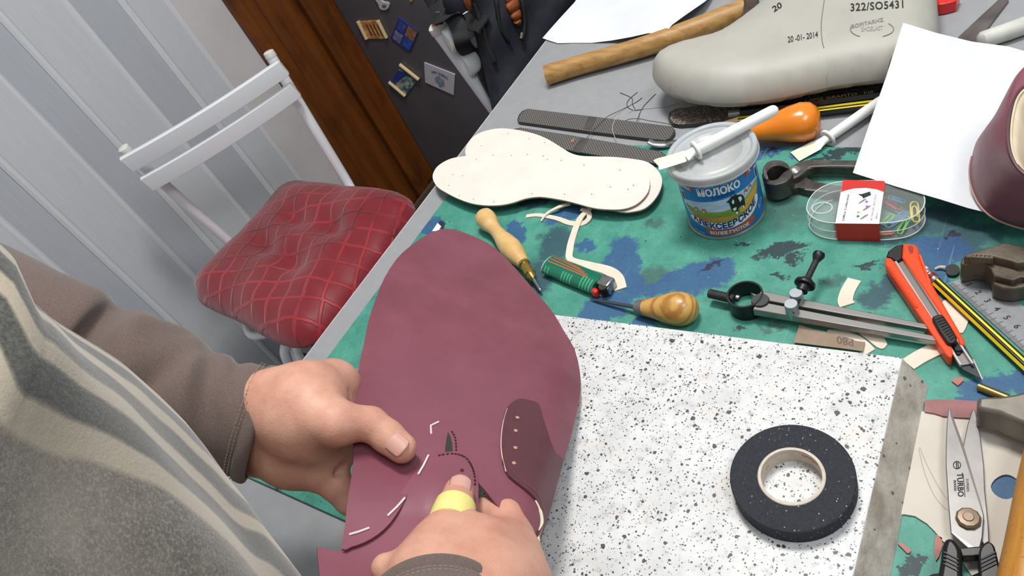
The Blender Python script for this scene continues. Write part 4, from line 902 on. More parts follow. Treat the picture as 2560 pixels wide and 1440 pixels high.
ax0, ax1 = a_[0] * V3(1, 1, 0), a_[-1] * V3(1, 1, 0); ad = unit(ax1 - ax0)
def mirr(p): q = (p - ax0) * V3(1, 1, 0); return p - 2 * (q - ad * (q @ ad))
for nm, vv, ff, mm in (('leather_side', v, f, leather), ('lining', v2, f2, lining)):
    o = mk(nm, [mirr(p) for p in vv], ff, mm, up, True, angle=80); sl_ = o.modifiers.new('th', 'SOLIDIFY'); sl_.thickness = .0016
sweep('rim_binding', b_, 1.2, mat('dark_binding', (74, 40, 50), .5), up, 6)
sweep('lining_edge', [p + unit((P(2640, 330, 100) - p) * V3(1, 1, 0)) * 2 - V3(0, 0, .5) for p in b_], .9, lining, up, 6)
sweep('raw_edge', a_[30:], .9, l_edge, up, 6)

# ================================================================== small tools on the mat
def wood2(name, a, b):
    m, t = newmat(name, a, .35, spec=.45); g = t.coord('Object'); w = t.n.new('ShaderNodeTexWave'); w.wave_type = 'RINGS'; w.inputs['Scale'].default_value = 62; w.inputs['Distortion'].default_value = 3.5; w.inputs['Detail'].default_value = 2; w.inputs['Detail Scale'].default_value = 1.2; t.link(g, w.inputs['Vector'])
    t.link(t.mix(t.rng(w.outputs['Fac'], .35, .95), lin(a), lin(b)), t.b.inputs['Base Color']); t.b.inputs['Coat Weight'].default_value = .35; return m
w_awl = wood2('ringed_wood', (204, 160, 86), (170, 120, 54)); w_pale = mat('pale_turned_wood', (222, 186, 126), .4, col2=(206, 164, 100), scale=60, stretch=(1, 1, .3), coat=.3)
aw = thing('awl', 'pale turned wood awl with brass collar behind the leather upper', 'awl', P(1285, 630, MZ), 'shoemaker awls')
A, B = P(1208, 539, 16), P(1310, 660, 13.5)
lathe('handle', A, B, [(0, 9.5), (.03, 11.6), (.08, 12.2), (.16, 11.4), (.25, 8.6), (.34, 7.4), (.45, 8.4), (.58, 11), (.7, 12.3), (.82, 11), (.93, 8), (1, 6.4)], w_pale, aw, 26)
C_, D_ = P(1310, 660, 13.5), P(1334, 698, 11.5)
lathe('brass_collar', C_ - unit(D_ - C_) * 1, D_, [(0, 6.6), (.12, 6.6), (.14, 5.4), (.6, 5.4), (.62, 6), (.68, 6), (.72, 4.8), (.92, 4.2), (1, 2.6)], brass, aw, 20)
lathe('needle', D_, P(1352, 727, 9), [(0, 2.0), (.8, 1.6), (.95, 1.8), (1, 1.2)], steel, aw, 12)
aw = thing('awl', 'ringed wood awl with a grey ferrule and long thin needle', 'awl', P(1690, 780, MZ), 'shoemaker awls')
A, B = P(1609, 769, 12), P(1743, 774, 18)
lathe('handle', A, B, [(0, 7.6), (.08, 8.4), (.25, 10.5), (.42, 13.2), (.58, 15), (.72, 15.4), (.85, 13.6), (.94, 10), (.985, 6), (1, 3)], w_awl, aw, 32)
d = unit(B - A)
lathe('ferrule', A - d * 8.5, A + d * .6, [(0, 5.2), (.12, 6.6), (.5, 7), (1, 7.9)], mat('grey_ferrule', (124, 126, 130), .45, .5), aw, 24)
lathe('needle', A - d * 8, P(1472, 747, 5), [(0, 1.9), (.5, 1.7), (.85, 1.2), (1, .15)], mat('needle_steel', (110, 110, 114), .3, .8), aw, 12)

# lighter
lg = thing('lighter', 'green pocket lighter with orange stripes and red button on the mat', 'lighter', P(1440, 690, MZ))
A, B = P(1372, 661, MZ + 7), P(1498, 712, MZ + 7); d = unit(B - A); sx_ = unit(np.cross(V3(0, 0, 1), d)); up_ = np.cross(d, sx_)
green_l = mat('lighter_green', (8, 106, 78), .25, coat=.5); light_g = mat('lighter_pale_green', (70, 160, 124), .3); org_l = mat('lighter_orange', (232, 84, 58), .3)
def lell(s, a, k=1.0): return A + (B - A) * s + sx_ * 12.2 * k * math.cos(a) + up_ * 6.9 * k * math.sin(a)
sweep('body', [A, A + d * .6, B], [(11.4, 6.3), (12.2, 6.9), (12.2, 6.9)], green_l, lg, 36, up=(0, 0, 1))
lathe('base_rim', A - d * .8, A + d * .2, [(0, 11.6), (1, 12.3)], mat('print_white', (232, 234, 236), .4), lg, 36, squash=.565, up=(0, 0, 1))
def lband(name, s0, s1, a0, a1, m, skew=0.):
    v = []; n = 14
    for k in range(n + 1):
        a = a0 + (a1 - a0) * k / n; sk = skew * k / n
        v += [lell(s0 + sk, a, 1.012), lell(s1 + sk, a, 1.012)]
    return mk(name, v, [(2 * k, 2 * k + 1, 2 * k + 3, 2 * k + 2) for k in range(n)], m, lg, True, angle=80)
hi = [math.radians(x) for x in (100, 205)]
SG = 1
for c in (.06, .12): lband('pale_stripe', c, c + .022, math.radians(120), math.radians(200), light_g)
for c in (.40, .455, .51, .565): lband('pale_stripe', c, c + .028, math.radians(112), math.radians(186), light_g)
for c in (.76, .815, .87, .925): lband('pale_stripe', c, c + .028, math.radians(96), math.radians(200), light_g)
def lstripe(a0, a1, s0, s1, w):
    v = []
    for k in range(17):
        s = s0 + (s1 - s0) * k / 16; a = a0 + (a1 - a0) * k / 16; v += [lell(s, math.radians(a), 1.016), lell(s, math.radians(a + w), 1.016)]
    mk('orange_stripe', v, [(2 * k, 2 * k + 1, 2 * k + 3, 2 * k + 2) for k in range(16)], org_l, lg, True, angle=80)
for a0, a1, s1 in ((36, 62, .62), (52, 72, .72), (72, 82, .8), (90, 92, .84)): lstripe(a0, a1, .03, s1, 4.5)
sx_ = -sx_
hd = B + d * 1
bar('hood', B + d * -.5 + sx_ * -3.5 + up_ * .5, B + d * 14.5 + sx_ * -3.5 + up_ * 1, 13, 11.5, steel, lg, bevel=1.6)
bar('hood_side', B + d * 12 + sx_ * 2, B + d * 15.5 + sx_ * 2, 4, 10, steel, lg, bevel=1)
lathe('spark_wheel', B + d * 10 + sx_ * 3 - up_ * 5 + up_ * 1, B + d * 10 + sx_ * 3 + up_ * 6, [(0, 4.6), (.15, 5.2), (.3, 5.2), (.32, 4), (.42, 4), (.45, 5.2), (.6, 5.2), (.62, 4.2), (.75, 4.2), (.78, 5), (1, 4.8)], steel_dark, lg, 18)
bar('button', B + d * -1 + sx_ * 9 + up_ * -.5, B + d * 6 + sx_ * 9.5 + up_ * -1, 6, 9, red_plastic, lg, bevel=1.8)

# thin leather offcuts
cream_l = mat('natural_leather', (228, 214, 197), .7, col2=(218, 203, 185), scale=40, spec=.25)
def offcut(pts, ws, z, label, m=cream_l, th=1.4):
    c = [P(*p[:2], z if len(p) < 3 else p[2]) for p in pts]; c = spline(c, 6, False); k = np.interp(np.linspace(0, 1, len(c)), np.linspace(0, 1, len(ws)), ws); v = []
    for i, p in enumerate(c):
        d = unit(c[min(i + 1, len(c) - 1)] - c[max(i - 1, 0)]); s = unit(np.cross(V3(0, 0, 1), d)); v += [p + s * k[i] / 2, p - s * k[i] / 2, p - s * k[i] / 2 - V3(0, 0, th), p + s * k[i] / 2 - V3(0, 0, th)]
    f = [(4 * i + j, 4 * i + (j + 1) % 4, 4 * i + 4 + (j + 1) % 4, 4 * i + 4 + j) for i in range(len(c) - 1) for j in range(4)] + [(3, 2, 1, 0), tuple(range(len(v) - 4, len(v)))]
    o = mk('leather_offcut', v, f, m, None, True, angle=35); tag(o, label, 'leather scrap', 'pale leather offcuts'); return o
offcut([(1475, 520, 9), (1450, 545, 7), (1432, 590, 4.6), (1424, 625, 4.6), (1427, 648, 4.6), (1470, 662, 4.6), (1520, 676, 4.6), (1543, 695, 4.6), (1551, 722, 4.6)], [5.5, 7, 7.5, 8, 7, 9, 11, 12.5, 12.5], 4.6, 'long pale leather offcut running from the insoles past the lighter')
offcut([(1315, 540), (1345, 537), (1390, 545), (1425, 557), (1455, 558), (1472, 545, 6), (1470, 528, 8), (1452, 522, 9)], [5, 5, 5.5, 6.5, 7, 6, 5, 4], 4.5, 'curled pale leather offcut under the edge of the insoles')
offcut([(1352, 552, 5), (1368, 532, 7), (1400, 515, 10), (1425, 508, 9)], [1.5, 3.5, 4.5, 4.5], 8, 'narrow twisted leather offcut crossing the curled one')
offcut([(2136, 698), (2120, 725), (2113, 750), (2118, 762)], [11, 11, 11.5, 12], 4.5, 'pale leather offcut sticking out above the divider legs')
offcut([(2122, 790), (2150, 810), (2175, 830), (2205, 862), (2212, 868)], [13, 13, 13, 8, 1.5], 4.4, 'pale pointed leather offcut under the divider legs')
offcut([(2068, 828), (2110, 838), (2145, 855), (2175, 880)], [4, 9, 11, 9], 4.2, 'pale curved leather offcut behind the sandpaper')
offcut([(2270, 910), (2310, 886), (2370, 858)], [11.5, 11.5, 11.5], 4.5, 'straight pale leather offcut between granite slab and knife')
offcut([(2352, 760), (2378, 772), (2392, 800), (2398, 832)], [9, 18, 16, 4], 4.4, 'crescent shaped pale leather offcut between knife and pencil')

# wing divider
dvd = thing('wing_divider', 'steel wing divider with black spring and adjusting screw', 'divider', P(2000, 760, MZ))
blk = mat('blackened_steel', (36, 37, 40), .4, .5); legm = mat('brushed_steel', (142, 140, 138), .34, .8)
sc0 = P(1866, 752, 12); 
wallring('spring', [sc0 + V3(15.2 * math.cos(a), 15.2 * math.sin(a), 0) for a in np.linspace(0, 2 * math.pi, 48, endpoint=False)], MZ + .5, 21, 1.6, blk, dvd)
a, b = P(1772, 733, 14), P(1836, 748, 13); lathe('knurled_stem', a, b, [(0, 3.4), (.03, 4.2), (1, 4.2)], mat('knurled_black', (60, 60, 62), .5, .5, bump=.8, bscale=900, col2=(36, 36, 38), scale=500), dvd, 16)
p = P(1838, 744, 15); lathe('stem_nut', p, p + unit(b - a) * 5, [(0, 2), (.3, 3.4), (.8, 3.2), (1, 1)], steel, dvd, 14)
def leg(p0, p1, w0, w1, z):
    a, b = P(*p0, z), P(*p1, z - 4); return bar('leg', a, b, w0, 8, legm, dvd, bevel=.7, w2=w1, h2=5)
leg((1898, 744), (2322, 822), 9.5, 4.5, 15); leg((1888, 770), (2345, 852), 10, 4.5, 15)
prism('leg_hook', [P(1875, 730, 18), P(1910, 742, 18), P(1900, 752, 18)], 7, legm, dvd, bevel=.5)
p = P(1901, 752, 19); lathe('pivot_disc', p - V3(0, 0, 12), p + V3(0, 0, 1.6), [(0, 7.2), (.9, 7.4), (1, 6.8)], mat('black_disc', (60, 60, 62), .45, .3), dvd, 28)
for u, v in ((1995, 762), (1983, 789)):
    p = P(u, v, MZ + 9); lathe('trunnion', p, p + V3(0, 0, 15.5), [(0, 5), (.05, 5.3), (.95, 5.3), (1, 5)], mat('zinc_steel', (168, 176, 182), .38, .75), dvd, 20)
a, b = P(1978, 782, 21), P(2046, 640, 30); dd_ = unit(b - a); L = np.linalg.norm(b - a)
lathe('screw', a, b, [(0, 2.6), (1, 2.6)], MATS['knurled_black'], dvd, 12)
lathe('screw_nut', a + dd_ * L * .37, a + dd_ * L * .58, [(0, 4.8), (.45, 5), (.5, 8.4), (.62, 8.6), (.75, 8.2), (.8, 5.4), (1, 4.6)], blk, dvd, 24)
lathe('screw_knob', b - dd_ * 5, b + dd_ * 4, [(0, 2.8), (.3, 4), (.6, 5), (.85, 4.6), (1, 2.4)], blk, dvd, 18)

# utility knife
kn = thing('utility_knife', 'orange snap off utility knife with black slider and blade', 'knife', P(2310, 780, MZ))
k6 = lambda l: [(x / 3.122 + 1740, y / 3.122 + 600) for x, y in l]
or_k = mat('orange_plastic', (244, 72, 22), .38, spec=.45)
KZ = 15.0
ppx('handle_side', k6([(1480, 135), (1478, 190), (1500, 230), (1950, 892), (1978, 916), (1998, 910), (2006, 868), (1992, 830), (1548, 165), (1520, 140)]), KZ, 11, or_k, kn, bevel=1.4)
ppx('handle_side', k6([(1615, 32), (1660, 26), (1712, 34), (1738, 64), (1746, 140), (1790, 250), (2092, 772), (2100, 806), (2080, 822), (2052, 808), (2040, 770), (1608, 132)]), KZ, 11, or_k, kn, bevel=1.4)
ppx('end_cap', k6([(1484, 132), (1500, 84), (1560, 42), (1620, 28), (1612, 138), (1575, 160), (1545, 158), (1520, 134)]), KZ - .8, 9, black_m, kn, bevel=1.2)
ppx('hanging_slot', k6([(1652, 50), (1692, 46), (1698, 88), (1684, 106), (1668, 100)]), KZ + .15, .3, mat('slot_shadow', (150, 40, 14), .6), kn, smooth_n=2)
chn = mat('dull_steel', (128, 124, 120), .45, .6)
ppx('channel', k6([(1548, 160), (1612, 134), (2046, 782), (2172, 960), (2070, 978), (1990, 870)]), KZ - 4, 3, chn, kn)
ppx('channel_lip', k6([(1610, 140), (1630, 136), (2048, 772), (2172, 962), (2150, 962), (2030, 780)]), KZ - 1, 3, mat('bright_lip', (190, 188, 186), .35, .6), kn, bevel=.4)
ppx('channel_lip', k6([(1546, 166), (1566, 160), (1990, 826), (2078, 972), (2058, 974), (1972, 840)]), KZ - 1, 3, MATS['bright_lip'], kn, bevel=.4)
ppx('blade', k6([(2000, 880), (2100, 820), (2172, 950), (2232, 1084), (2222, 1082), (2080, 1008)]), KZ - 5.5, .8, mat('blade_steel', (62, 64, 68), .4, .7), kn)
ppx('blade_edge', k6([(2160, 930), (2170, 934), (2240, 1088), (2230, 1086)]), KZ - 5.3, .7, MATS['bright_lip'], kn)
ppx('slider', k6([(1845, 620), (1862, 588), (1900, 578), (1935, 592), (2034, 752), (2028, 790), (1990, 804), (1950, 790)]), KZ + 3.5, 7, black_m, kn, bevel=2, smooth_n=2)
ppx('slider_neck', k6([(1985, 800), (2030, 780), (2078, 850), (2060, 890), (2035, 890)]), KZ - 2, 2.5, black_m, kn, bevel=.6)
p = P(*k6([(2046, 852)])[0], KZ - 1.5); lathe('slider_screw', p, p + V3(0, 0, 1), [(0, 2.6), (1, 2)], blk, kn, 14)
for k in range(9):
    s = k / 8; a = k6([(1868 + 118 * s, 622 + 158 * s), (1930 + 92 * s, 600 + 150 * s)]); sweep('slider_rib', [P(*a[0], KZ + 3.6), P(*a[1], KZ + 3.6)], .55, blk, kn, 6)
for k in range(20):
    s = k / 19; a = k6([(1500 + 205 * s, 205 + 305 * s), (1522 + 205 * s, 226 + 302 * s)]); sweep('grip_rib', [P(*a[0], KZ - .2), P(*a[1], KZ + .1)], 1.1, or_k, kn, 6)
for k in range(11):
    s = k / 10; a = k6([(1745 + 70 * s, 120 + 200 * s), (1756 + 70 * s, 140 + 196 * s)]); sweep('grip_rib', [P(*a[0], KZ - .6), P(*a[1], KZ - 1.2)], 1.1, or_k, kn, 6)

# pencil with eraser, ruler
pc = thing('pencil', 'yellow and black striped pencil with white eraser beside the ruler', 'pencil', P(2450, 810, MZ), 'black and yellow pencils')
A, B = P(2340, 704, 7.6), P(2660, 1002, 7.6)
o, x, y, d = hexbar('barrel', A, B, 4.3, pen_black, pc)
for an0, w in ((90, 2.0), (118, 2.6), (40, 1.6)):
    an = math.radians(an0); n_ = x * math.cos(an) + y * math.sin(an); kk = 4.3 if an0 in (118, ) else 3.9; tn = unit(np.cross(n_, d)); c0 = A + n_ * kk * .965
for fk, off_, w in ((1, 0, 1.6), (2, .9, 2.2), (0, -.4, 2.6), (2, -1.5, .7)):
    a0, a1 = math.pi / 3 * fk, math.pi / 3 * (fk + 1); c0 = (x * math.cos(a0) + y * math.sin(a0) + x * math.cos(a1) + y * math.sin(a1)) / 2 * 4.3; nn = unit(c0); tn = np.cross(nn, d); c0 = A + c0 + nn * .06 + tn * off_
    mk('yellow_stripe', [c0 - tn * w / 2, c0 + tn * w / 2, c0 + tn * w / 2 + (B - A), c0 - tn * w / 2 + (B - A)], [(0, 1, 2, 3)], pen_yel, pc, False)
lathe('ferrule', A - d * 12.5, A + d * 1, [(0, 4.1), (.1, 4.4), (.2, 4.1), (.35, 4.1), (.4, 4.5), (.5, 4.1), (.7, 4.1), (.75, 4.5), (.85, 4.2), (1, 4.4)], mat('ferrule_tin', (196, 192, 190), .25, .9), pc, 20)
lathe('ferrule_band', A - d * 6.5, A - d * 3.5, [(0, 4.35), (1, 4.35)], mat('dark_red_band', (130, 24, 30), .35), pc, 20)
lathe('eraser', A - d * 17, A - d * 12, [(0, 2.6), (.2, 3.6), (1, 3.9)], mat('eraser_white', (232, 224, 214), .7), pc, 18)
rl = thing('steel_ruler', 'steel ruler with engraved centimetre numbers under the pincers jaw', 'ruler', P(2500, 790, MZ))
rp = np.array([[2371, 709], [2404, 688], [2452, 668], [2640, 812], [2640, 950]], float)
o0, o1 = P(2371, 709, MZ + 1), P(2600, 915, MZ + 1); rd = unit(o1 - o0); rs = unit(np.cross(rd, V3(0, 0, 1))); rs = rs if rs @ (P(2404, 688, MZ + 1) - o0) > 0 else -rs
rst = mat('ruler_steel', (150, 152, 156), .4, .55, col2=(138, 140, 144), scale=200, stretch=(1, 1, 1))
prism('blade', [o0, o0 + rs * 26, o0 + rs * 26 + rd * 160, o0 + rd * 160], .9, rst, rl, bevel=.15)
s1 = float((P(2422.3, 711.5, MZ + 1) - o0) @ rd); 
for k in range(0, 100):
    s = s1 + (k - 8.5) * 1.0
    if s < 1: continue
    ln_ = 6.5 if k % 10 == 0 else (5 if k % 5 == 0 else 3.4)
    c0 = o0 + rd * s + V3(0, 0, .08); w = .14 if k % 5 else .2
    mk('tick', [c0 - rd * w, c0 + rd * w, c0 + rd * w + rs * ln_, c0 - rd * w + rs * ln_], [(0, 1, 2, 3)], ink, rl, False)
for k in range(1, 10):
    c0 = P(2422.3, 711.5, MZ + 1.08) + rd * 10 * (k - 1)
    textmesh('number', str(k), lambda x_, y_, c0=c0: c0 + rs * y_ * 6.4 + rd * x_ * 6.4, ink, rl, bold=.02)

# lasting pincers at the right edge
lp_ = thing('lasting_pincers', 'heavy brown steel lasting pincers with toothed jaws at the right edge', 'pincers', P(2490, 680, MZ), 'steel pincers')
k8 = lambda l: [(x / 3.4283 + 1960, y / 3.4283 + 380) for x, y in l]
br = mat('bronzed_steel', (112, 102, 90), .42, .55, col2=(78, 68, 58), scale=45, bump=.25, bscale=200)
ppx('upper_jaw', k8([(1538, 892), (1570, 872), (1720, 830), (1870, 780), (1910, 778), (2080, 812), (2160, 830), (2160, 960), (2080, 940), (1995, 952), (1960, 934), (1770, 888), (1640, 880), (1570, 896)]), 34, 16, br, lp_, bevel=1.5)
ppx('lower_jaw', k8([(1512, 945), (1530, 908), (1580, 898), (1660, 890), (1760, 898), (1960, 946), (2080, 952), (2180, 960), (2180, 1080), (2030, 1070), (1960, 1100), (1800, 1060), (1775, 1000), (1720, 955), (1640, 945), (1560, 965), (1520, 960)]), 26, 20, br, lp_, bevel=2)
ppx('hammer_face', k8([(1800, 1075), (1960, 1110), (2000, 1100), (2120, 1070), (2180, 1090), (2080, 1150), (1975, 1172), (1880, 1166), (1785, 1130)]), 20, 15, br, lp_, bevel=1.5)
for k in range(6):
    p = P(*k8([(1590 + k * 36, 884 + k * 2)])[0], 34.2); prism('tooth', [p + V3(-2, -2.4, 0), p + V3(2, -1.6, 0), p + V3(1, 1.5, 0)], 6, br, lp_)
for sg, z_ in ((1, 26), (-1, 20)):
    sweep('handle', spline([P(2570, 660 + 6 * sg, z_), P(2660, 655 - 14 * sg, z_), P(2800, 650 - 45 * sg, z_ - 4), P(2960, 650 - 40 * sg, z_ - 8)], 6, False), [(8, 6)] * 6 + [(6, 5)] * 13, br, lp_, 14, up=(0, 0, 1))
dd_ = ppx('leather_disc', spline([(2364, 672), (2372, 662), (2388, 661), (2398, 668), (2398, 680), (2386, 688), (2370, 686)], 3), MZ + 3, 2.4, mat('black_leather', (40, 40, 42), .6, bump=.2, bscale=600)); tag(dd_, 'small round black leather disc touching the lasting pincers', 'leather disc')
o = sweep('cord_piece', spline([P(2338, 672, MZ + 1), P(2350, 667, MZ + 3), P(2364, 668, MZ + 4)], 5, False), [(1.3, .8)] * 11, mat('pale_cord', (190, 176, 172), .7), None, 8); tag(o, 'short pale cord beside the black leather disc', 'cord')

# sandpaper
sp_ = thing('sandpaper', 'brown sandpaper strip marked P80 at the back edge of the slab', 'sandpaper', P(2075, 845, MZ))
ppx('strip', [(1998, 812), (2030, 822), (2080, 832), (2116, 842), (2140, 852), (2163, 855), (2158, 878), (2100, 870), (1984, 856)], MZ + 3.2, .6, mat('sandpaper_back', (150, 130, 114), .85, col2=(140, 120, 104), scale=120), sp_)
text_px('grit_mark', 'P80', (2113, 852), (-29, -5.5), (1.5, 26), LZ(MZ + 3.3), mat('sand_ink', (104, 88, 76), .8), sp_, bold=.012)

# hammer at the lower right, brass rod, leather strip
h2 = thing('hammer', 'hammer with grey steel head and amber wooden handle at the right edge', 'hammer', P(2560, 1020, MZ), 'hammers')
m, t = newmat('amber_wood', (190, 136, 56), .4, spec=.4); woodify(t, (196, 142, 62), (170, 112, 40), 1); amb = m
c8 = lambda l: [(x / 2.667 + 2160, y / 2.667 + 900) for x, y in l]
ppx('head', c8([(756, 246), (800, 240), (900, 238), (1010, 222), (1120, 190), (1300, 190), (1300, 460), (1100, 438), (1010, 400), (900, 352), (830, 338), (752, 322)]), 34, 24, mat('grey_hammer_steel', (132, 126, 118), .4, .6, col2=(108, 102, 94), scale=50), h2, bevel=2.5)
hp = [P(2680, 1010, 40), P(2646, 1090, 36), P(2622, 1180, 33), P(2604, 1270, 31), P(2586, 1370, 30), P(2560, 1500, 30)]
hp = spline(hp, 4, False); sweep('handle', hp, [13] * 6 + [14.5] * (len(hp) - 6), amb, h2, 20)
o = sweep('brass_rod', [P(2446, 966, MZ + 3), P(2520, 996, MZ + 3)], 2.9, brass, None, 14); tag(o, 'short brass rod beside the hammer head', 'rod')
pinkl = mat('pink_brown_leather', (150, 98, 98), .55, col2=(126, 78, 80), scale=40, bump=.2, bscale=300)
o = ppx('leather_piece', c8([(405, 268), (480, 262), (620, 264), (745, 274), (800, 300), (834, 342), (830, 378), (740, 388), (620, 382), (530, 374), (470, 355), (405, 344)]), 6.2, 1.6, pinkl); tag(o, 'pinkish brown leather strip under the scissor tips', 'leather scrap')
for px_, lab in ((c8([(585, 140), (600, 118), (660, 114), (664, 135), (626, 170)]), 'small pink leather chip below the knife blade'), (c8([(226, 1225), (246, 1210), (314, 1268), (306, 1285), (288, 1288)]), 'small pink leather rectangle beside the granite slab'), (c8([(484, 1165), (520, 1185), (522, 1240), (500, 1310), (480, 1338), (470, 1290), (472, 1200)]), 'pointed pink leather sliver beside the scissor handle')):
    o = ppx('leather_chip', px_, MZ + 1.6, 1.4, mat('pink_leather', (176, 112, 104), .6, col2=(160, 98, 92), scale=60)); tag(o, lab, 'leather scrap')

o = ppx('leather_chip', [(1428, 350), (1436, 345), (1434, 354), (1428, 357)], 9.6, .8, MATS['pink_leather']); tag(o, 'tiny pink leather chip on the rasp beside the insole', 'leather scrap')
o = ppx('paper_scrap', [(1080, 578), (1094, 557), (1103, 566), (1096, 577)], MZ + .6, .4, paper_m); tag(o, 'small white paper scrap on the mat corner behind the leather upper', 'paper scrap')
# beige cardboard with a hole, scissors
card_m = mat('beige_cardboard', (206, 199, 188), .85, col2=(198, 190, 178), scale=25, bump=.1, bscale=400, spec=.15)
hole = [(2515 + 36 * math.cos(a) + 2 * math.cos(3 * a), 1217 + 31 * math.sin(a)) for a in np.linspace(0, 2 * math.pi, 20, endpoint=False)]
cdo = sheet('cardboard_sheet', c8([(330, 340), (405, 344), (470, 355), (530, 368), (700, 380), (900, 372), (1300, 400), (1300, 1500), (760, 1500), (660, 1350), (520, 1200), (470, 1140), (420, 1090), (340, 1040), (270, 1028), (200, 1030), (200, 700)]), LZ(MZ + 1.6), 1.4, card_m, None, 30, [hole], smooth=False); tag(cdo, 'beige cardboard sheet with a round hole under the scissors', 'cardboard')
for pts in ([(365, 590), (400, 740), (460, 890), (520, 970), (560, 1004)], [(372, 580), (420, 700), (500, 850), (565, 945)]):
    sweep('scored_line', [P(*q, MZ + 1.65) for q in spline(c8(pts), 5, False)], .25, mat('score_line', (176, 166, 146), .9), cdo, 5)
sc = thing('scissors', 'open steel scissors with black handles on the cardboard', 'scissors', P(2420, 1290, 5))
sci = mat('scissor_steel', (132, 130, 128), .42, .6, col2=(120, 118, 116), scale=60)
ppx('blade', c8([(725, 326), (738, 330), (748, 360), (775, 500), (800, 700), (806, 860), (830, 1100), (835, 1210), (800, 1230), (700, 1100), (664, 1000), (655, 600), (690, 430)]), 10, 3, sci, sc, bevel=.5)
ppx('blade', c8([(562, 322), (575, 326), (590, 370), (660, 560), (792, 1004), (800, 1040), (790, 1180), (762, 1292), (700, 1250), (578, 1148), (562, 960), (545, 700), (546, 560), (552, 420)]), 14, 3, sci, sc, bevel=.5)
ppx('bevel_edge', c8([(572, 330), (590, 368), (660, 556), (795, 1004), (786, 1012), (650, 580), (580, 380)]), 14.2, .4, mat('bevel_dark', (86, 80, 78), .4, .6), sc)
ppx('bright_edge', c8([(580, 1146), (596, 1154), (766, 1272), (758, 1292), (690, 1245)]), 14.2, .4, mat('bright_lip', (190, 188, 186), .35, .6), sc)
p = P(*c8([(695, 1062)])[0], 14); lathe('pivot_screw', p, p + V3(0, 0, 4), [(0, 7), (.5, 7), (.8, 5.8), (.85, 3.2), (1, 2.8)], mat('bronze_screw', (120, 102, 84), .4, .4), sc, 10)
ppx('handle', c8([(545, 1190), (575, 1182), (610, 1200), (650, 1260), (655, 1340), (640, 1560), (490, 1560), (510, 1340), (525, 1230)]), 22, 16, black_m, sc, bevel=4, smooth_n=2)
ppx('handle', c8([(765, 1280), (790, 1230), (830, 1208), (860, 1225), (885, 1290), (930, 1560), (790, 1560), (770, 1400)]), 22, 16, black_m, sc, bevel=4, smooth_n=2)
for s, (ua, va, ub, vb) in ((0, (530, 1280, 630, 1330)), (1, (780, 1330, 880, 1280))):
    for k in range(4): sweep('grip_rib', [P(*q, 22.2) for q in c8([(ua, va + 26 * k), (ub, vb + 26 * k)])], .6, blk, sc, 6)
for (ua, ub) in ((570, 1), (850, -1)):
    cc = P(*c8([(ua - 20 * ub, 1860)])[0], 14); sweep('finger_loop', [cc + V3(20 * math.cos(a), 32 * math.sin(a), 0) for a in np.linspace(0, 2 * math.pi, 28, endpoint=False)], 7, black_m, sc, 12, closed=True)
bar('handle_stop', P(*c8([(640, 1300)])[0], 12), P(*c8([(790, 1290)])[0], 12), 6, 8, black_m, sc, bevel=1)
ex, ey = (1.6, 26), (24, -2)
text_px('etched_text', 'TURBO', c8([(640, 832)])[0], (.8, 17.5), (21, -1.0), LZ(14.25), ink, sc, bold=.02, space=1.05)
text_px('etched_text', 'D.PERES', c8([(690, 835)])[0], (.6, 10), (9.4, -.5), LZ(14.25), ink, sc, size=.9)
text_px('etched_text', '80000', c8([(606, 836)])[0], (.6, 11), (9.4, -.5), LZ(14.25), ink, sc, size=1.0)
ppx('etched_line', c8([(660, 760), (664, 760), (676, 912), (671, 913)]), 14.25, .1, ink, sc)
sweep('etched_emblem', [P(*q, 14.2) for q in c8([(620 + 24 * math.cos(a), 700 + 25 * math.sin(a)) for a in np.linspace(0, 6.28, 18, endpoint=False)])], .25, ink, sc, 5, closed=True)
for kx in (-5, 6): sweep('etched_emblem', [P(*q, 14.2) for q in c8([(620 + kx, 678), (622 + kx, 722)])], .3, ink, sc, 5)

# threads, leather chips and swarf
thr = mat('dark_thread', (58, 58, 62), .8); thr_l = mat('pale_thread', (178, 176, 172), .8)
c3 = lambda l: [(x / 3.4286 + 1200, y / 3.4286) for x, y in l]
for pts, mm_, lab in (([(1390, 838), (1340, 875), (1260, 918), (1110, 990), (1070, 1020), (1020, 1070), (970, 1120), (910, 1190)], thr, 'long dark thread crossing the short rasp'), ([(1350, 790), (1290, 840), (1260, 880), (1265, 915), (1300, 940), (1340, 945), (1400, 935)], thr, 'curled dark thread beside the toe of the last'), ([(1505, 805), (1450, 860), (1400, 915), (1370, 970), (1345, 1040)], thr, 'dark thread running from the last to the short rasp'), ([(1700, 880), (1600, 910), (1480, 925), (1340, 940), (1275, 965)], thr_l, 'pale loose thread beside the toe of the last'), ([(1245, 1035), (1290, 1020), (1360, 1018), (1450, 1035), (1600, 1060), (1665, 1080)], thr, 'dark thread lying along the back edge of the short rasp'), ([(1185, 980), (1150, 1040), (1135, 1110), (1165, 1200)], thr_l, 'pale thread hanging over the short rasp'), ([(1200, 795), (1300, 840), (1305, 890), (1330, 935)], thr, 'short kinked dark thread between paper and last'), ([(2140, 250), (2080, 290), (2020, 325)], thr, 'short dark thread beside the hammer head')):
    onr = [(5.5 if 1290 < q[0] < 1690 and q[1] > 285 else .3) + .3 for q in c3(pts)]
    o = sweep('thread', spline([P(*q, z_) for q, z_ in zip(c3(pts), onr)], 6, False), .42, mm_, None, 5); tag(o, lab, 'thread', 'loose threads')
rng_ = random.Random(3); v = []; f = []
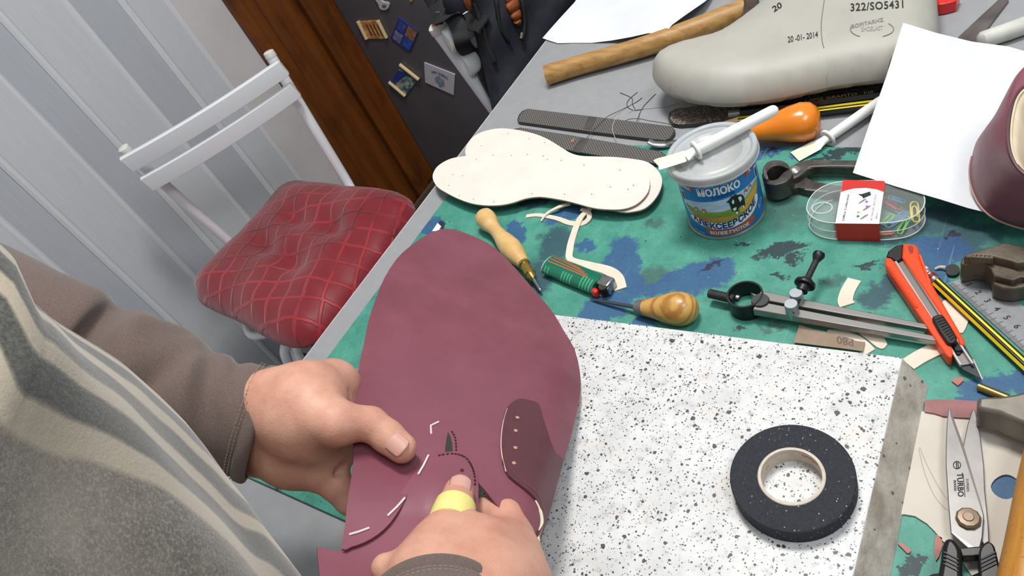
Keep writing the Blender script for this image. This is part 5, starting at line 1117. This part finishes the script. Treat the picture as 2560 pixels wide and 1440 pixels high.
for k in range(260):
    x, y = rng_.uniform(-620, 80), rng_.uniform(105, 605); a = rng_.uniform(0, 3.14); L = rng_.uniform(.5, 2.2); w = rng_.uniform(.25, .6)
    if -400 < x < -40 and y < 372: continue
    d = V3(math.cos(a), math.sin(a), 0) * L / 2; s = V3(-math.sin(a), math.cos(a), 0) * w / 2; c = V3(x, y, MZ); b = len(v)
    v += [c - d - s, c + d - s, c + d + s, c - d + s] + [c - d - s + V3(0, 0, .5), c + d - s + V3(0, 0, .5), c + d + s + V3(0, 0, .5), c - d + s + V3(0, 0, .5)]
    f += [(b + 4, b + 5, b + 6, b + 7), (b, b + 1, b + 5, b + 4), (b + 1, b + 2, b + 6, b + 5), (b + 2, b + 3, b + 7, b + 6), (b + 3, b, b + 4, b + 7), (b + 3, b + 2, b + 1, b)]
o = mk('swarf', v, f, mat('pale_swarf', (186, 190, 186), .6), None, False); tag(o, 'tiny pale shavings scattered over the green cutting mat', 'shavings', kind='stuff')

# ================================================================== the leather upper being worked on
_a, _b, _c = P(1440, 940, 40), P(890, 1050, 150), P(1130, 575, 60)
LN = unit(np.cross(_b - _a, _c - _a)); LN = LN * np.sign(LN[2]); LC = float(LN @ _a)
vamp_px = [(1134, 571), (1100, 573), (1060, 590), (1020, 620), (990, 650), (960, 700), (940, 750), (920, 810), (910, 860), (900, 900), (893, 950), (886, 1000), (883, 1060), (884, 1152), (872, 1230), (864, 1300), (856, 1362), (880, 1357), (912, 1347), (945, 1330), (975, 1305), (1002, 1268), (1028, 1222), (1048, 1186), (1068, 1150), (1120, 1160), (1180, 1200), (1240, 1270), (1310, 1335), (1350, 1340), (1372, 1290), (1392, 1215), (1410, 1150), (1430, 1080), (1446, 1010), (1450, 970), (1447, 930), (1435, 880), (1410, 830), (1380, 780), (1350, 740), (1330, 715), (1290, 665), (1240, 615), (1200, 592), (1160, 578)]
right_rim = np.array([(1290, 665), (1350, 740), (1410, 830), (1447, 930), (1450, 970), (1430, 1080), (1405, 1170), (1380, 1250), (1350, 1370)], float)
def rim_d(u, v):
    q = np.array([u, v]); best = 1e9
    for i in range(len(right_rim) - 1):
        a, b = right_rim[i], right_rim[i + 1]; t_ = np.clip((q - a) @ (b - a) / ((b - a) @ (b - a)), 0, 1); best = min(best, np.linalg.norm(q - a - t_ * (b - a)))
    return best
def Ls(u, v, off=0.):
    d = ray(u, v); t_ = (LC - LN[2] * H) / (LN @ d); p = d * t_ + V3(0, 0, H); rd_ = unit(d)
    rl_ = rim_d(u, v)
    drop = 17 * max(0, 1 - rl_ / 75.) ** 2 * min(1, max(0, (v - 700) / 250.))
    wav = 2.2 * math.sin(u * .011 + v * .006) + 1.6 * math.sin(v * .016 - u * .005) - 5 * math.exp(-((u - 1010) / 90.) ** 2 - ((v - 1160) / 60.) ** 2)
    return p + rd_ * drop + LN * (off + wav)
su = thing('shoe_upper', 'large burgundy leather upper held in both hands over the slab', 'shoe upper', Ls(1200, 800) - V3(0, 0, 30), 'burgundy shoe uppers')
sheet('vamp', vamp_px, lambda u, v: Ls(u, v, 0), 1.6, leather, su, 18, sn=2)
def q_off(u, v): return 2.4 - 5.2 * min(1, max(0, (v - 1190) / 90.)) * min(1, max(0, (1130 - u) / 60.))
qua_px = [(1071, 1138), (1100, 1134), (1141, 1135), (1163, 1146), (1180, 1168), (1189, 1197), (1192, 1230), (1192, 1300), (1230, 1480), (1000, 1520), (790, 1500), (802, 1440), (794, 1350), (830, 1357), (862, 1362), (890, 1340), (930, 1318), (970, 1275), (1000, 1235), (1030, 1190), (1048, 1172)]
sheet('quarter', qua_px, lambda u, v: Ls(u, v, q_off(u, v)), 1.6, leather, su, 16)
flap_m = mat('dark_burgundy_leather', (92, 52, 60), .36, col2=(80, 44, 52), scale=20, bump=.1, bscale=1400)
flap_px = [(1262, 1034), (1278, 1015), (1298, 1007), (1323, 1012), (1344, 1020), (1356, 1053), (1372, 1096), (1388, 1134), (1408, 1148), (1400, 1185), (1386, 1232), (1368, 1300), (1352, 1350), (1338, 1384), (1342, 1345), (1358, 1312), (1352, 1280), (1336, 1252), (1304, 1226), (1269, 1200), (1254, 1165), (1251, 1108), (1256, 1060)]
fl_ = sheet('facing_flap', flap_px, lambda u, v: Ls(u, v, 2.6), 1.8, flap_m, su, 14, sn=2, label='darker leather facing flap with four lace holes')
for u, v in ((1291, 1053), (1287, 1085), (1286, 1128), (1282, 1168)):
    p = Ls(u, v, 2.75); lathe('lace_hole', p, p + LN * .3, [(0, 1.5), (1, 1.5)], mat('hole_tan', (178, 138, 122), .7), fl_, 10)
sweep('raw_edge', [Ls(u, v, 2.2) for u, v in spline([(1266, 1030), (1257, 1060), (1251, 1108), (1253, 1150), (1262, 1190)], 5, False)], .5, lining, fl_, 6)
sweep('lining_edge', [Ls(u, v, .8) for u, v in spline([(1338, 1254), (1350, 1280), (1354, 1312), (1342, 1350), (1336, 1395)], 5, False)], [.8] * 5 + [1.2] * 10 + [2.2] * 6, mat('pale_lining', (214, 206, 180), .7), fl_, 8)
sheet('inner_lining', [(1300, 1235), (1340, 1262), (1360, 1310), (1340, 1400), (1320, 1340), (1290, 1280)], lambda u, v: Ls(u, v, -7), 1.0, mat('olive_lining', (150, 142, 116), .8), su, 14)
stm = mat('stitch_dark', (58, 24, 30), .7)
def stitches(pts, off, step, r_, parent, m):
    c = spline(pts, 8, False); acc = 0; v = []; f = []
    for i in range(1, len(c)):
        acc += np.linalg.norm(c[i] - c[i - 1])
        if acc >= step:
            acc = 0; a = Ls(*c[i - 1], off); b = Ls(*(c[i - 1] + (c[i] - c[i - 1]) * .8), off); d = unit(b - a); q, w = sweep('', [a, a + d * r_ * 2.4], r_, None, ret=True, n=6); k = len(v); v += q; f += [tuple(x + k for x in y) for y in w]
    mk('stitching', v, f, m, parent, False)
stitches([(1264, 1066), (1258, 1108), (1260, 1150), (1276, 1188), (1310, 1216), (1344, 1246), (1358, 1284)], 2.75, 3, .42, fl_, mat('stitch_tan', (120, 66, 70), .7))
stitches([(1092, 1142), (1130, 1141), (1158, 1152), (1173, 1172), (1182, 1200), (1184, 1235)], 2.6, 6.5, .7, su, stm)
stitches([(1128, 1072), (1137, 1090), (1140, 1112), (1140, 1132)], .2, 6, .65, su, stm)
sheet('tongue_slit', [(1121, 1076), (1127, 1090), (1131, 1110), (1132, 1133), (1112, 1133), (1114, 1112), (1117, 1092)], lambda u, v: Ls(u, v, .25), .2, mat('slit_dark', (46, 44, 40), .8), su, 14)
p = Ls(1152, 1189, 2.6); lathe('lace_hole', p, p + LN * .3, [(0, 1.3), (1, 1.3)], stm, su, 10)
chalk = mat('white_chalk', (226, 214, 214), .7)
for l in ([(1098, 1049), (1078, 1058), (1079, 1080)], [(1071, 1139), (1058, 1165), (1045, 1188)], [(1012, 1246), (992, 1268), (969, 1288)], [(924, 1314), (898, 1322), (874, 1328)]):
    sweep('chalk_mark', [Ls(*q, .5 if l[0][0] != 1071 else 3.2) for q in l], .75, chalk, su, 6)

# ================================================================== person: hands, sleeves, tunic
def qd(p, a, b, ra, rb):
    ab = b - a; t_ = np.clip(((p - a) @ ab) / max(1e-6, ab @ ab), 0, 1); return np.linalg.norm(p - (a + t_[:, None] * ab), axis=1) - (ra + (rb - ra) * t_)
def smin(a, b, k):
    h = np.clip(.5 + .5 * (b - a) / k, 0, 1); return b * (1 - h) + a * h - k * h * (1 - h)
def nets(fn, lo, hi, h):
    lo = np.asarray(lo, float); n = np.ceil((np.asarray(hi) - lo) / h).astype(int) + 1
    ax = [lo[i] + h * np.arange(n[i]) for i in range(3)]
    G = np.stack(np.meshgrid(*ax, indexing='ij'), -1); Dv = fn(G.reshape(-1, 3)).reshape(n)
    s = Dv < 0; cs = np.zeros(n - 1, int)
    sl = [(slice(0, -1), slice(1, None))[k] for k in (0, 1)]
    for i in (0, 1):
        for j in (0, 1):
            for k in (0, 1): cs += s[sl[i], sl[j], sl[k]]
    act = (cs > 0) & (cs < 8); idx = -np.ones(n - 1, int); idx[act] = np.arange(act.sum()); ci = np.argwhere(act)
    acc = np.zeros((len(ci), 3)); cnt = np.zeros(len(ci))
    for a in range(3):
        o = [b for b in range(3) if b != a]
        for i in (0, 1):
            for j in (0, 1):
                c0 = np.zeros(3, int); c0[o[0]] = i; c0[o[1]] = j; c1 = c0.copy(); c1[a] = 1
                p0, p1 = ci + c0, ci + c1; d0, d1 = Dv[tuple(p0.T)], Dv[tuple(p1.T)]; x = (d0 < 0) != (d1 < 0)
                t_ = np.where(x, d0 / np.where(x, d0 - d1, 1), 0); q = p0 + t_[:, None] * (p1 - p0); acc[x] += q[x]; cnt[x] += 1
    V = lo + h * acc / cnt[:, None]; Q = []
    for a in range(3):
        b, c = (a + 1) % 3, (a + 2) % 3; A0 = [slice(None)] * 3; A1 = [slice(None)] * 3; A0[a] = slice(0, -1); A1[a] = slice(1, None)
        x = s[tuple(A0)] != s[tuple(A1)]; e = np.argwhere(x)
        e = e[(e[:, b] > 0) & (e[:, c] > 0) & (e[:, b] < n[b] - 1) & (e[:, c] < n[c] - 1)]
        eb = np.zeros(3, int); eb[b] = 1; ec = np.zeros(3, int); ec[c] = 1
        q = np.stack([idx[tuple((e - eb - ec).T)], idx[tuple((e - ec).T)], idx[tuple(e.T)], idx[tuple((e - eb).T)]], 1)
        fl = ~s[tuple(e.T)]; q[fl] = q[fl][:, ::-1]; Q.append(q)
    return V, np.concatenate(Q)
def hand(palm, fingers, creases, bulges, pad, h, kp=13, kf=6, extra=None):
    pts = [np.asarray(x[0]) for x in sum([list(c) for c in palm], [])] + [np.asarray(q[0]) for c in fingers for q in c]
    rr = max(q[1] for c in palm + fingers for q in c)
    lo = np.min(pts, 0) - rr - pad; hi = np.max(pts, 0) + rr + pad
    def fn(p):
        d = np.full(len(p), 1e3)
        for c in palm:
            for i in range(len(c) - 1): d = smin(d, qd(p, c[i][0], c[i + 1][0], c[i][1], c[i + 1][1]), kp)
        for c in fingers:
            e = np.full(len(p), 1e3)
            for i in range(len(c) - 1): e = smin(e, qd(p, c[i][0], c[i + 1][0], c[i][1], c[i + 1][1]), 3)
            d = smin(d, e, kf)
        for (a, b, dep, w) in creases: d = d + dep * np.exp(-(np.maximum(qd(p, a, b, 0, 0), 0) / w) ** 2)
        d = d + .35 * np.sin(p[:, 0] * .11 + p[:, 2] * .07) * np.sin(p[:, 1] * .13 + 1)
        return d
    return nets(fn, lo, hi, h)
# left hand
wl1, wl2, wl3 = P(690, 1008, 176), P(655, 1060, 158), P(648, 1112, 140)
fl1, fl2, fl3 = P(560, 975, 200), P(530, 1030, 182), P(520, 1075, 165)
t1, t2, t3, t4 = P(838, 1058, 172), Ls(920, 1093, 15), Ls(965, 1116, 13.0), Ls(1002, 1139, 12.0)
palmL = [[(fl2, 18), (wl1, 22)], [(fl2, 22), (wl2, 26)], [(fl2, 18), (wl3, 20)], [(wl1, 23), (P(770, 992, 172), 23), (P(830, 968, 150), 18)], [(wl2, 26), (P(770, 1060, 160), 27), (P(828, 1105, 138), 19)], [(wl3, 21), (P(730, 1138, 138), 22), (P(800, 1165, 126), 18)], [(P(745, 1030, 174), 25), (t1, 15.5)], [(P(830, 968, 150), 18), (P(835, 1100, 132), 17)]]
fingL = [[(P(780, 1020, 176), 19), (t1, 14.2), (t2, 11.6), (t3, 11.2), (t4, 10.4)],
         [(P(830, 962, 150), 16.5), (P(885, 962, 128), 12), (P(950, 985, 108), 10), (P(1000, 1010, 98), 8.5)],
         [(P(835, 1010, 140), 16), (P(905, 1030, 118), 11), (P(985, 1070, 98), 10), (P(1040, 1095, 88), 8.5)],
         [(P(832, 1080, 130), 16), (P(900, 1120, 112), 11), (P(970, 1160, 94), 9.5), (P(1010, 1185, 86), 8)],
         [(P(812, 1178, 124), 14), (P(842, 1214, 116), 11.5), (P(872, 1250, 104), 10), (P(915, 1285, 90), 8.5)]]
def on(u, v, z): return P(u, v, z)
ipa, ipb = Ls(905, 1064, 24), Ls(893, 1115, 22)
creL = [(P(802, 1118, 152), P(766, 1200, 128), 2.2, 2.6), (P(856, 1165, 130), P(806, 1212, 122), 4.5, 3.2), (P(866, 960, 150), P(868, 1000, 150), 1.6, 3.0), (P(858, 940, 150), P(866, 985, 158), 1.2, 2.4), (P(740, 1040, 196), P(760, 1085, 190), .8, 2.2), (P(778, 1060, 192), P(800, 1092, 182), 1.0, 2.2)]
for k in (0, 1, 2):
    creL.append((Ls(917 + 9 * k, 1062 + 4 * k, 24.5), Ls(902 + 9 * k, 1098 + 4 * k, 25.5), .75, 1.2))
VL, QL = hand(palmL, fingL, creL, [], 4, 1.9)
# right hand
def Lr(u, v, off=0.):        # seen at (u, v), off above the leather plane
    d = ray(u, v); return d * ((LC + off - LN[2] * H) / (LN @ d)) + V3(0, 0, H)
r1, r2, r3, r4 = Lr(1112, 1346, 15), Lr(1131, 1296, 13.5), Lr(1140, 1262, 12.4), Lr(1147, 1230, 11.4)
palmR = [[(Lr(1186, 1408, 4), 25), (Lr(1200, 1480, 8), 29), (Lr(1150, 1580, 16), 27)], [(Lr(1258, 1400, -8), 22), (Lr(1262, 1470, -4), 26), (Lr(1200, 1580, 6), 27)], [(Lr(1098, 1396, 8), 20), (Lr(1082, 1460, 10), 25), (Lr(1100, 1580, 16), 26)], [(Lr(1110, 1400, 8), 20), (Lr(1186, 1408, 4), 23), (Lr(1258, 1400, -8), 21)]]
fingR = [[(Lr(1104, 1400, 12), 20), (r1, 14.6), (r2, 11.8), (r3, 11.0), (r4, 9.7)],
         [(Lr(1268, 1396, -8), 18), (Lr(1276, 1348, -9), 15.6), (Lr(1262, 1298, -10), 13.4), (Lr(1225, 1286, -15), 11.5), (Lr(1165, 1285, -18), 9)],
         [(Lr(1285, 1430, -16), 17), (Lr(1282, 1375, -28), 14), (Lr(1220, 1350, -32), 10.5), (Lr(1150, 1340, -28), 9)],
         [(Lr(1090, 1490, 4), 14), (Lr(1035, 1455, 5), 10.5), (Lr(995, 1432, 7), 9.2), (Lr(964, 1420, 8), 8.2)]]
creR = [(Lr(1200, 1312, 2), Lr(1215, 1365, 26), 2.6, 5), (Lr(1268, 1262, 4), Lr(1290, 1288, 3), .7, 1.6), (Lr(1150, 1345, 26), Lr(1168, 1322, 18), 1.5, 3.5), (Lr(1226, 1322, 8), Lr(1262, 1350, 10), .8, 3), (Lr(1088, 1352, 24), Lr(1112, 1362, 28), .6, 1.6), (Lr(1165, 1420, 36), Lr(1178, 1380, 32), -1.2, 4), (Lr(1225, 1420, 30), Lr(1240, 1370, 22), -1.4, 4)]
VR, QR = hand(palmR, fingR, creR, [], 4, 1.9)
# arms and the hidden trunk (coarser)
shl, shr = V3(-470, -90, 380), V3(-205, -85, 370)
ell, elr = V3(-720, 60, 300), V3(-140, -59, 218)
cuffR = Lr(1120, 1580, 10)
def fn_b(p):
    d = qd(p, shl, ell, 40, 32); d = smin(d, qd(p, ell, fl2, 32, 24), 14); d = smin(d, qd(p, V3(-340, -75, 360), V3(-340, -85, -150), 85, 85), 30)
    d = smin(d, qd(p, shl, shr, 52, 52), 40); d = smin(d, qd(p, shr, elr, 38, 29), 12); d = smin(d, qd(p, elr, cuffR, 29, 24), 12); return d
VB, QB = nets(fn_b, (-790, -210, -290), (-60, 180, 460), 9)
m, t = newmat('skin', (206, 156, 134), .5, spec=.4); g = t.pos()
n = t.noise(g, 40, 4, .6); n2 = t.noise(g, 12, 3); c = t.mix(t.rng(n, .35, .7), lin((210, 162, 140)), lin((190, 134, 114))); c = t.mix(t.math('MULTIPLY', t.rng(n2, .45, .7), .5), c, lin((202, 138, 122)))
t.link(c, t.b.inputs['Base Color']); t.b.inputs['Subsurface Weight'].default_value = .12; t.b.inputs['Subsurface Radius'].default_value = (.008, .003, .002); t.b.inputs['Subsurface Scale'].default_value = .5
hgt = t.math('ADD', t.noise(g, 700, 3), t.math('MULTIPLY', t.noise(g, 130, 4, .65), 1.4)); t.bump(hgt, .28, .0009); skin = m
nail_m = mat('nail', (206, 158, 146), .28, spec=.5, coat=.3)
per = thing('person', 'person in grey striped tunic and brown sleeves holding the leather upper', 'person', (-340, -60, -290))
VV = np.concatenate([VL, VR, VB]); QQ = [tuple(q) for q in QL] + [tuple(q + len(VL)) for q in QR] + [tuple(q + len(VL) + len(VR)) for q in QB]
body = mk('body', VV, QQ, [skin, nail_m], per, True, angle=180, label='bare hands, the thumb of the right one taped')
sm = body.modifiers.new('smooth', 'SMOOTH'); sm.factor = .5; sm.iterations = 3
def nail(tip, prev, w, ln, back, out):
    d = unit(tip - prev); tc_ = unit(V3(0, 0, H) - tip); tc_ = unit(tc_ * .65 + out * .35 if out is not None else tc_); nn = unit(tc_ - d * (tc_ @ d)); s = np.cross(d, nn); r_ = back; v = []; N = 10; M_ = 8
    for i in range(M_ + 1):
        a = i / M_
        for j in range(N + 1):
            b = (j / N * 2 - 1); wx = w * (1 if a > .25 else math.sqrt(max(.05, 1 - (1 - a / .25) ** 2)) * .35 + .65) * (1 if a < .8 else math.sqrt(max(0.05, 1 - ((a - .8) / .22) ** 2)))
            ang = b * wx / r_ ; v.append(tip + d * (-ln * .62 + ln * a) + s * math.sin(ang) * r_ * 1.0 + nn * (math.cos(ang) * r_ + .35))
    f = [(i * (N + 1) + j, i * (N + 1) + j + 1, (i + 1) * (N + 1) + j + 1, (i + 1) * (N + 1) + j) for i in range(M_) for j in range(N)]
    o = mk('thumbnail', v, f, nail_m, body, True, angle=90); q = o.modifiers.new('th', 'SOLIDIFY'); q.thickness = .0007; q.offset = 0
nail(t4 - unit(t4 - t3) * 1.0, t3, 7.4, 15.0, 10.2, None)
nail(r4, r3, 7.6, 13, 9.6, None)
# yellow tape on the right thumb
ytm = mat('yellow_tape', (232, 222, 140), .6, col2=(222, 210, 122), scale=60, bump=.3, bscale=300)
ta = Lr(1134, 1284, 13.0); tdir = unit(r3 - r2)
lathe('finger_tape', ta - tdir * 12, ta + tdir * 7, [(0, 13.2), (.02, 14.4), (.4, 13.9), (.45, 14.0), (.96, 13.0), (1, 12.0)], ytm, per, 36)
# sleeves
m, t = newmat('brown_fleece', (104, 90, 84), .85, spec=.2); g = t.pos(); n = t.noise(g, 900, 2); c = t.mix(t.rng(n, .3, .7), lin((110, 95, 89)), lin((94, 80, 75))); t.link(c, t.b.inputs['Base Color']); t.bump(n, .25, .0006); t.b.inputs['Sheen Weight'].default_value = .25; fleece = m
def sleeve(path, rads, folds, n=56, up=None):
    c = spline(path, 14, False); N = len(c); rr = [np.interp(i / (N - 1), np.linspace(0, 1, len(rads)), [r_[0] for r_ in rads]) for i in range(N)]; ry = [np.interp(i / (N - 1), np.linspace(0, 1, len(rads)), [r_[1] for r_ in rads]) for i in range(N)]; v = []
    for i, p in enumerate(c):
        d = unit(c[min(i + 1, N - 1)] - c[max(i - 1, 0)]); x = unit(np.cross(V3(0, 0, 1), d)); y = np.cross(d, x); s = i / (N - 1)
        for k in range(n):
            a = 2 * math.pi * k / n; q = 0
            for (s0, ws, a0, amp, sl_) in folds:
                da = (a - a0 + math.pi) % (2 * math.pi) - math.pi; q += amp * math.exp(-((s - s0 - sl_ * da) / ws) ** 2) * math.exp(-(da / 1.3) ** 2)
            v.append(p + x * math.cos(a) * (rr[i] + q) + y * math.sin(a) * (ry[i] + q))
    f = [(i * n + k, i * n + (k + 1) % n, (i + 1) * n + (k + 1) % n, (i + 1) * n + k) for i in range(N - 1) for k in range(n)]
    return v, f, c, rr, ry
pL = [V3(-440, -70, 385), V3(-600, 10, 350), ell + V3(10, 8, 0), P(60, 822, 272), P(230, 900, 236), P(400, 975, 206), P(540, 1030, 180), P(655, 1062, 158)]
rdL = [(66, 60), (60, 56), (56, 52), (48, 46), (45, 43), (43, 43), (41, 44), (40, 44)]
fold = [(.60, .035, 1.6, -8, .03), (.66, .03, 1.2, 6, .05), (.735, .03, 1.9, -9, -.03), (.79, .03, 1.3, 7, .04), (.845, .03, 1.7, -7, .06), (.52, .04, 1.5, 6, .0), (.70, .03, .2, 5, -.05), (.86, .02, .3, -4, .03)]
v, f, cl, rr, ry = sleeve(pL, rdL, fold)
sL = mk('sleeve', v, f, fleece, per, True, angle=180); q = sL.modifiers.new('th', 'SOLIDIFY'); q.thickness = .0022
def cuffring(c0, d, rx, ry_, back, w, parent, n=56):
    x = unit(np.cross(V3(0, 0, 1), d)); y = np.cross(d, x); prof = [(-w, .6), (-w * .8, 2.2), (-w * .4, 3.0), (-w * .1, 3.0), (.8, 1.8), (1.2, 0), (.4, -1.6), (-w * .5, -2.2)]; v = []
    for s, o_ in prof:
        for k in range(n): a = 2 * math.pi * k / n; v.append(c0 + d * s + x * math.cos(a) * (rx + o_) + y * math.sin(a) * (ry_ + o_))
    q = len(prof); mk('cuff', v, [(i * n + k, i * n + (k + 1) % n, ((i + 1) % q) * n + (k + 1) % n, ((i + 1) % q) * n + k) for i in range(q) for k in range(n)], fleece, parent, True, angle=80)
    # double row of hem stitching
    for sb in (-w - 1.5, -w - 4.0):
        vv = []; ff = []
        for k in range(0, 90):
            a0 = 2 * math.pi * k / 90; a1 = a0 + .04; e = [c0 + d * sb + x * math.cos(a) * (rx + 1.5 - sb * .06) + y * math.sin(a) * (ry_ + 1.5 - sb * .06) for a in (a0, a1)]; z, w_ = sweep('', e, .35, None, ret=True, n=5); b = len(vv); vv += z; ff += [tuple(i + b for i in j) for j in w_]
        mk('hem_stitching', vv, ff, mat('stitch_brown', (136, 120, 112), .8), parent, False)
dL = unit(cl[-1] - cl[-5]); cuffring(cl[-1], dL, rr[-1], ry[-1], 0, 9, sL)
# seam running along the sleeve
N = len(cl); seam = []
for i in range(int(N * .62), N - 2):
    d = unit(cl[min(i + 1, N - 1)] - cl[i - 1]); x = unit(np.cross(V3(0, 0, 1), d)); y = np.cross(d, x); a = -.12 + .1 * math.sin(i * .1); seam.append(cl[i] + x * math.cos(a) * (rr[i] + .4) + y * math.sin(a) * (ry[i] + .4))
sweep('seam', seam, .9, mat('seam_brown', (78, 66, 62), .85), sL, 6)
cR_ = Ls(1085, 1556, 3)
pR = [shr + V3(0, -5, 10), V3(-165, -95, 290), elr, elr * .55 + cR_ * .45, elr * .12 + cR_ * .88, cR_]
v, f, cr, rr2, ry2 = sleeve(pR, [(60, 58), (56, 54), (50, 48), (44, 42), (41, 39), (38.5, 36.5)], [(.6, .05, 1.5, -4, .02), (.75, .05, 1.5, 3, .02)])
sR = mk('sleeve', v, f, fleece, per, True, angle=180); q = sR.modifiers.new('th', 'SOLIDIFY'); q.thickness = .0022
cuffring(cr[-1], unit(cr[-1] - cr[-5]), rr2[-1], ry2[-1], 0, 9, sR)

# tunic: grey cloth with stripes running down the front
sil = [(-60, 560), (0, 645), (33, 690), (72, 743), (122, 790), (183, 829), (239, 862), (300, 901), (355, 951), (411, 1001), (461, 1051), (511, 1112), (550, 1168), (589, 1218), (628, 1262), (661, 1318), (700, 1368), (750, 1434), (800, 1500), (845, 1570)]
rows = []
for k, (u, v_) in enumerate(sil):
    s = k / (len(sil) - 1); rows.append(PX(u, v_, -330 - 85 * s))
last_ = rows[-1]
rows = [V3(rows[0][0] - 6, rows[0][1] - 60, rows[0][2] + 22)] + rows + [V3(last_[0], 14, 2), V3(last_[0], 10, -40), V3(last_[0], 5, -150), V3(last_[0], 0, -290)]
rows = spline(rows, 3, False)
NA = 90; v = []; uvs = []
SP = np.array([(-400, 150), (-60, 560)] + sil[1:], float)
def sil_out(q):      # signed picture distance of points beyond the outline of the tunic
    best = np.full(len(q), 1e9); sg = np.zeros(len(q))
    for i in range(len(SP) - 1):
        a, b = SP[i], SP[i + 1]; ab = b - a; t_ = np.clip(((q - a) @ ab) / (ab @ ab), 0, 1); w = q - (a + t_[:, None] * ab); dd = np.linalg.norm(w, axis=1); cr = ab[0] * (q[:, 1] - a[1]) - ab[1] * (q[:, 0] - a[0]); m_ = dd < best; best[m_] = dd[m_]; sg[m_] = -np.sign(cr[m_])
    return best * sg
def tun_ring(i, p):
    top = max(0, 1 - i / 5.); a_ = 150 - 60 * top; b_ = 120 - 40 * top; th = 2 * math.pi * np.arange(NA) / NA
    w = (3.5 * np.sin(5 * th + p[2] * .02) + 2.5 * np.sin(9 * th - p[2] * .035)) * np.minimum(1, np.abs(np.cos(th)) * 1.6)
    return np.stack([p[0] + (a_ + w) * np.cos(th), p[1] - b_ + (b_ + w) * np.sin(th), np.full(NA, p[2])], 1)
sh = np.zeros(len(rows))
for it in range(16):
    e = np.zeros(len(rows))
    for i, p in enumerate(rows):
        if p[2] < 30: continue
        rg = tun_ring(i, p + V3(0, sh[i], 0)); c_ = (rg - V3(0, 0, H)) @ R; ok = c_[:, 2] > 20; q_ = np.stack([c_[ok, 0] / c_[ok, 2] * F + 1280, c_[ok, 1] / c_[ok, 2] * F + 720], 1)
        so = sil_out(q_); k_ = int(np.argmax(so)); e[i] = so[k_] * c_[ok][k_, 2] / F
    sh -= e * .8; sh[1:-1] = sh[1:-1] * .6 + .2 * (sh[:-2] + sh[2:])
rows = [p + V3(0, s_, 0) for p, s_ in zip(rows, sh)]
for i, p in enumerate(rows):
    for k, x_ in enumerate(tun_ring(i, p)): v.append(x_); uvs.append((k / NA, p[2] / 1000))
f = [(i * NA + k, i * NA + (k + 1) % NA, (i + 1) * NA + (k + 1) % NA, (i + 1) * NA + k) for i in range(len(rows) - 1) for k in range(NA)] + [tuple(range(NA))]
m, t = newmat('striped_grey_wool', (112, 108, 100), .9, spec=.15)
uvn = t.coord('UV'); sep = t.n.new('ShaderNodeSeparateXYZ'); t.link(uvn, sep.inputs[0]); g = t.pos()
deg = t.math('MULTIPLY', sep.outputs[0], 360.0); wob = t.math('MULTIPLY', t.math('SUBTRACT', t.noise(g, 9, 2), .5), 15.0)
q = t.math('SUBTRACT', 90.0, t.math('ADD', deg, wob))            # degrees from the front towards the viewer
n = t.noise(g, 16, 5, .65); fine = t.noise(g, 800, 2, .6); base = t.mix(t.rng(n, .36, .64), lin((82, 75, 69)), lin((132, 122, 112))); base = t.mix(t.math('MULTIPLY', t.rng(fine, .45, .7), .75), base, lin((150, 147, 138)))
cs = lin((172, 160, 142)); dk = lin((68, 67, 64)); ck = base
for a0, a1 in ((-60, 8), (13, 17), (22, 26.5), (32, 36.5), (43, 48.5)):
    w_ = t.math('MULTIPLY', t.rng(q, a0 - .6, a0 + .6), t.rng(q, a1 + .6, a1 - .6)); ck = t.mix(w_, ck, cs)
for a0, a1 in ((8, 13), (17, 22), (26.5, 32), (36.5, 43)):
    w_ = t.math('MULTIPLY', t.rng(q, a0 - .6, a0 + .6), t.rng(q, a1 + .6, a1 - .6)); ck = t.mix(w_, ck, t.mix(t.rng(fine, .35, .7), dk, lin((96, 95, 90))))
t.link(ck, t.b.inputs['Base Color']); t.bump(t.noise(g, 500, 4, .7), .3, .001); t.b.inputs['Sheen Weight'].default_value = .3
tun = mk('tunic', v, f, m, per, True, angle=180)
ul = tun.data.uv_layers.new(name='UVMap')
for lp in tun.data.loops:
    a, b = uvs[lp.vertex_index]; ul.data[lp.index].uv = (a, b)
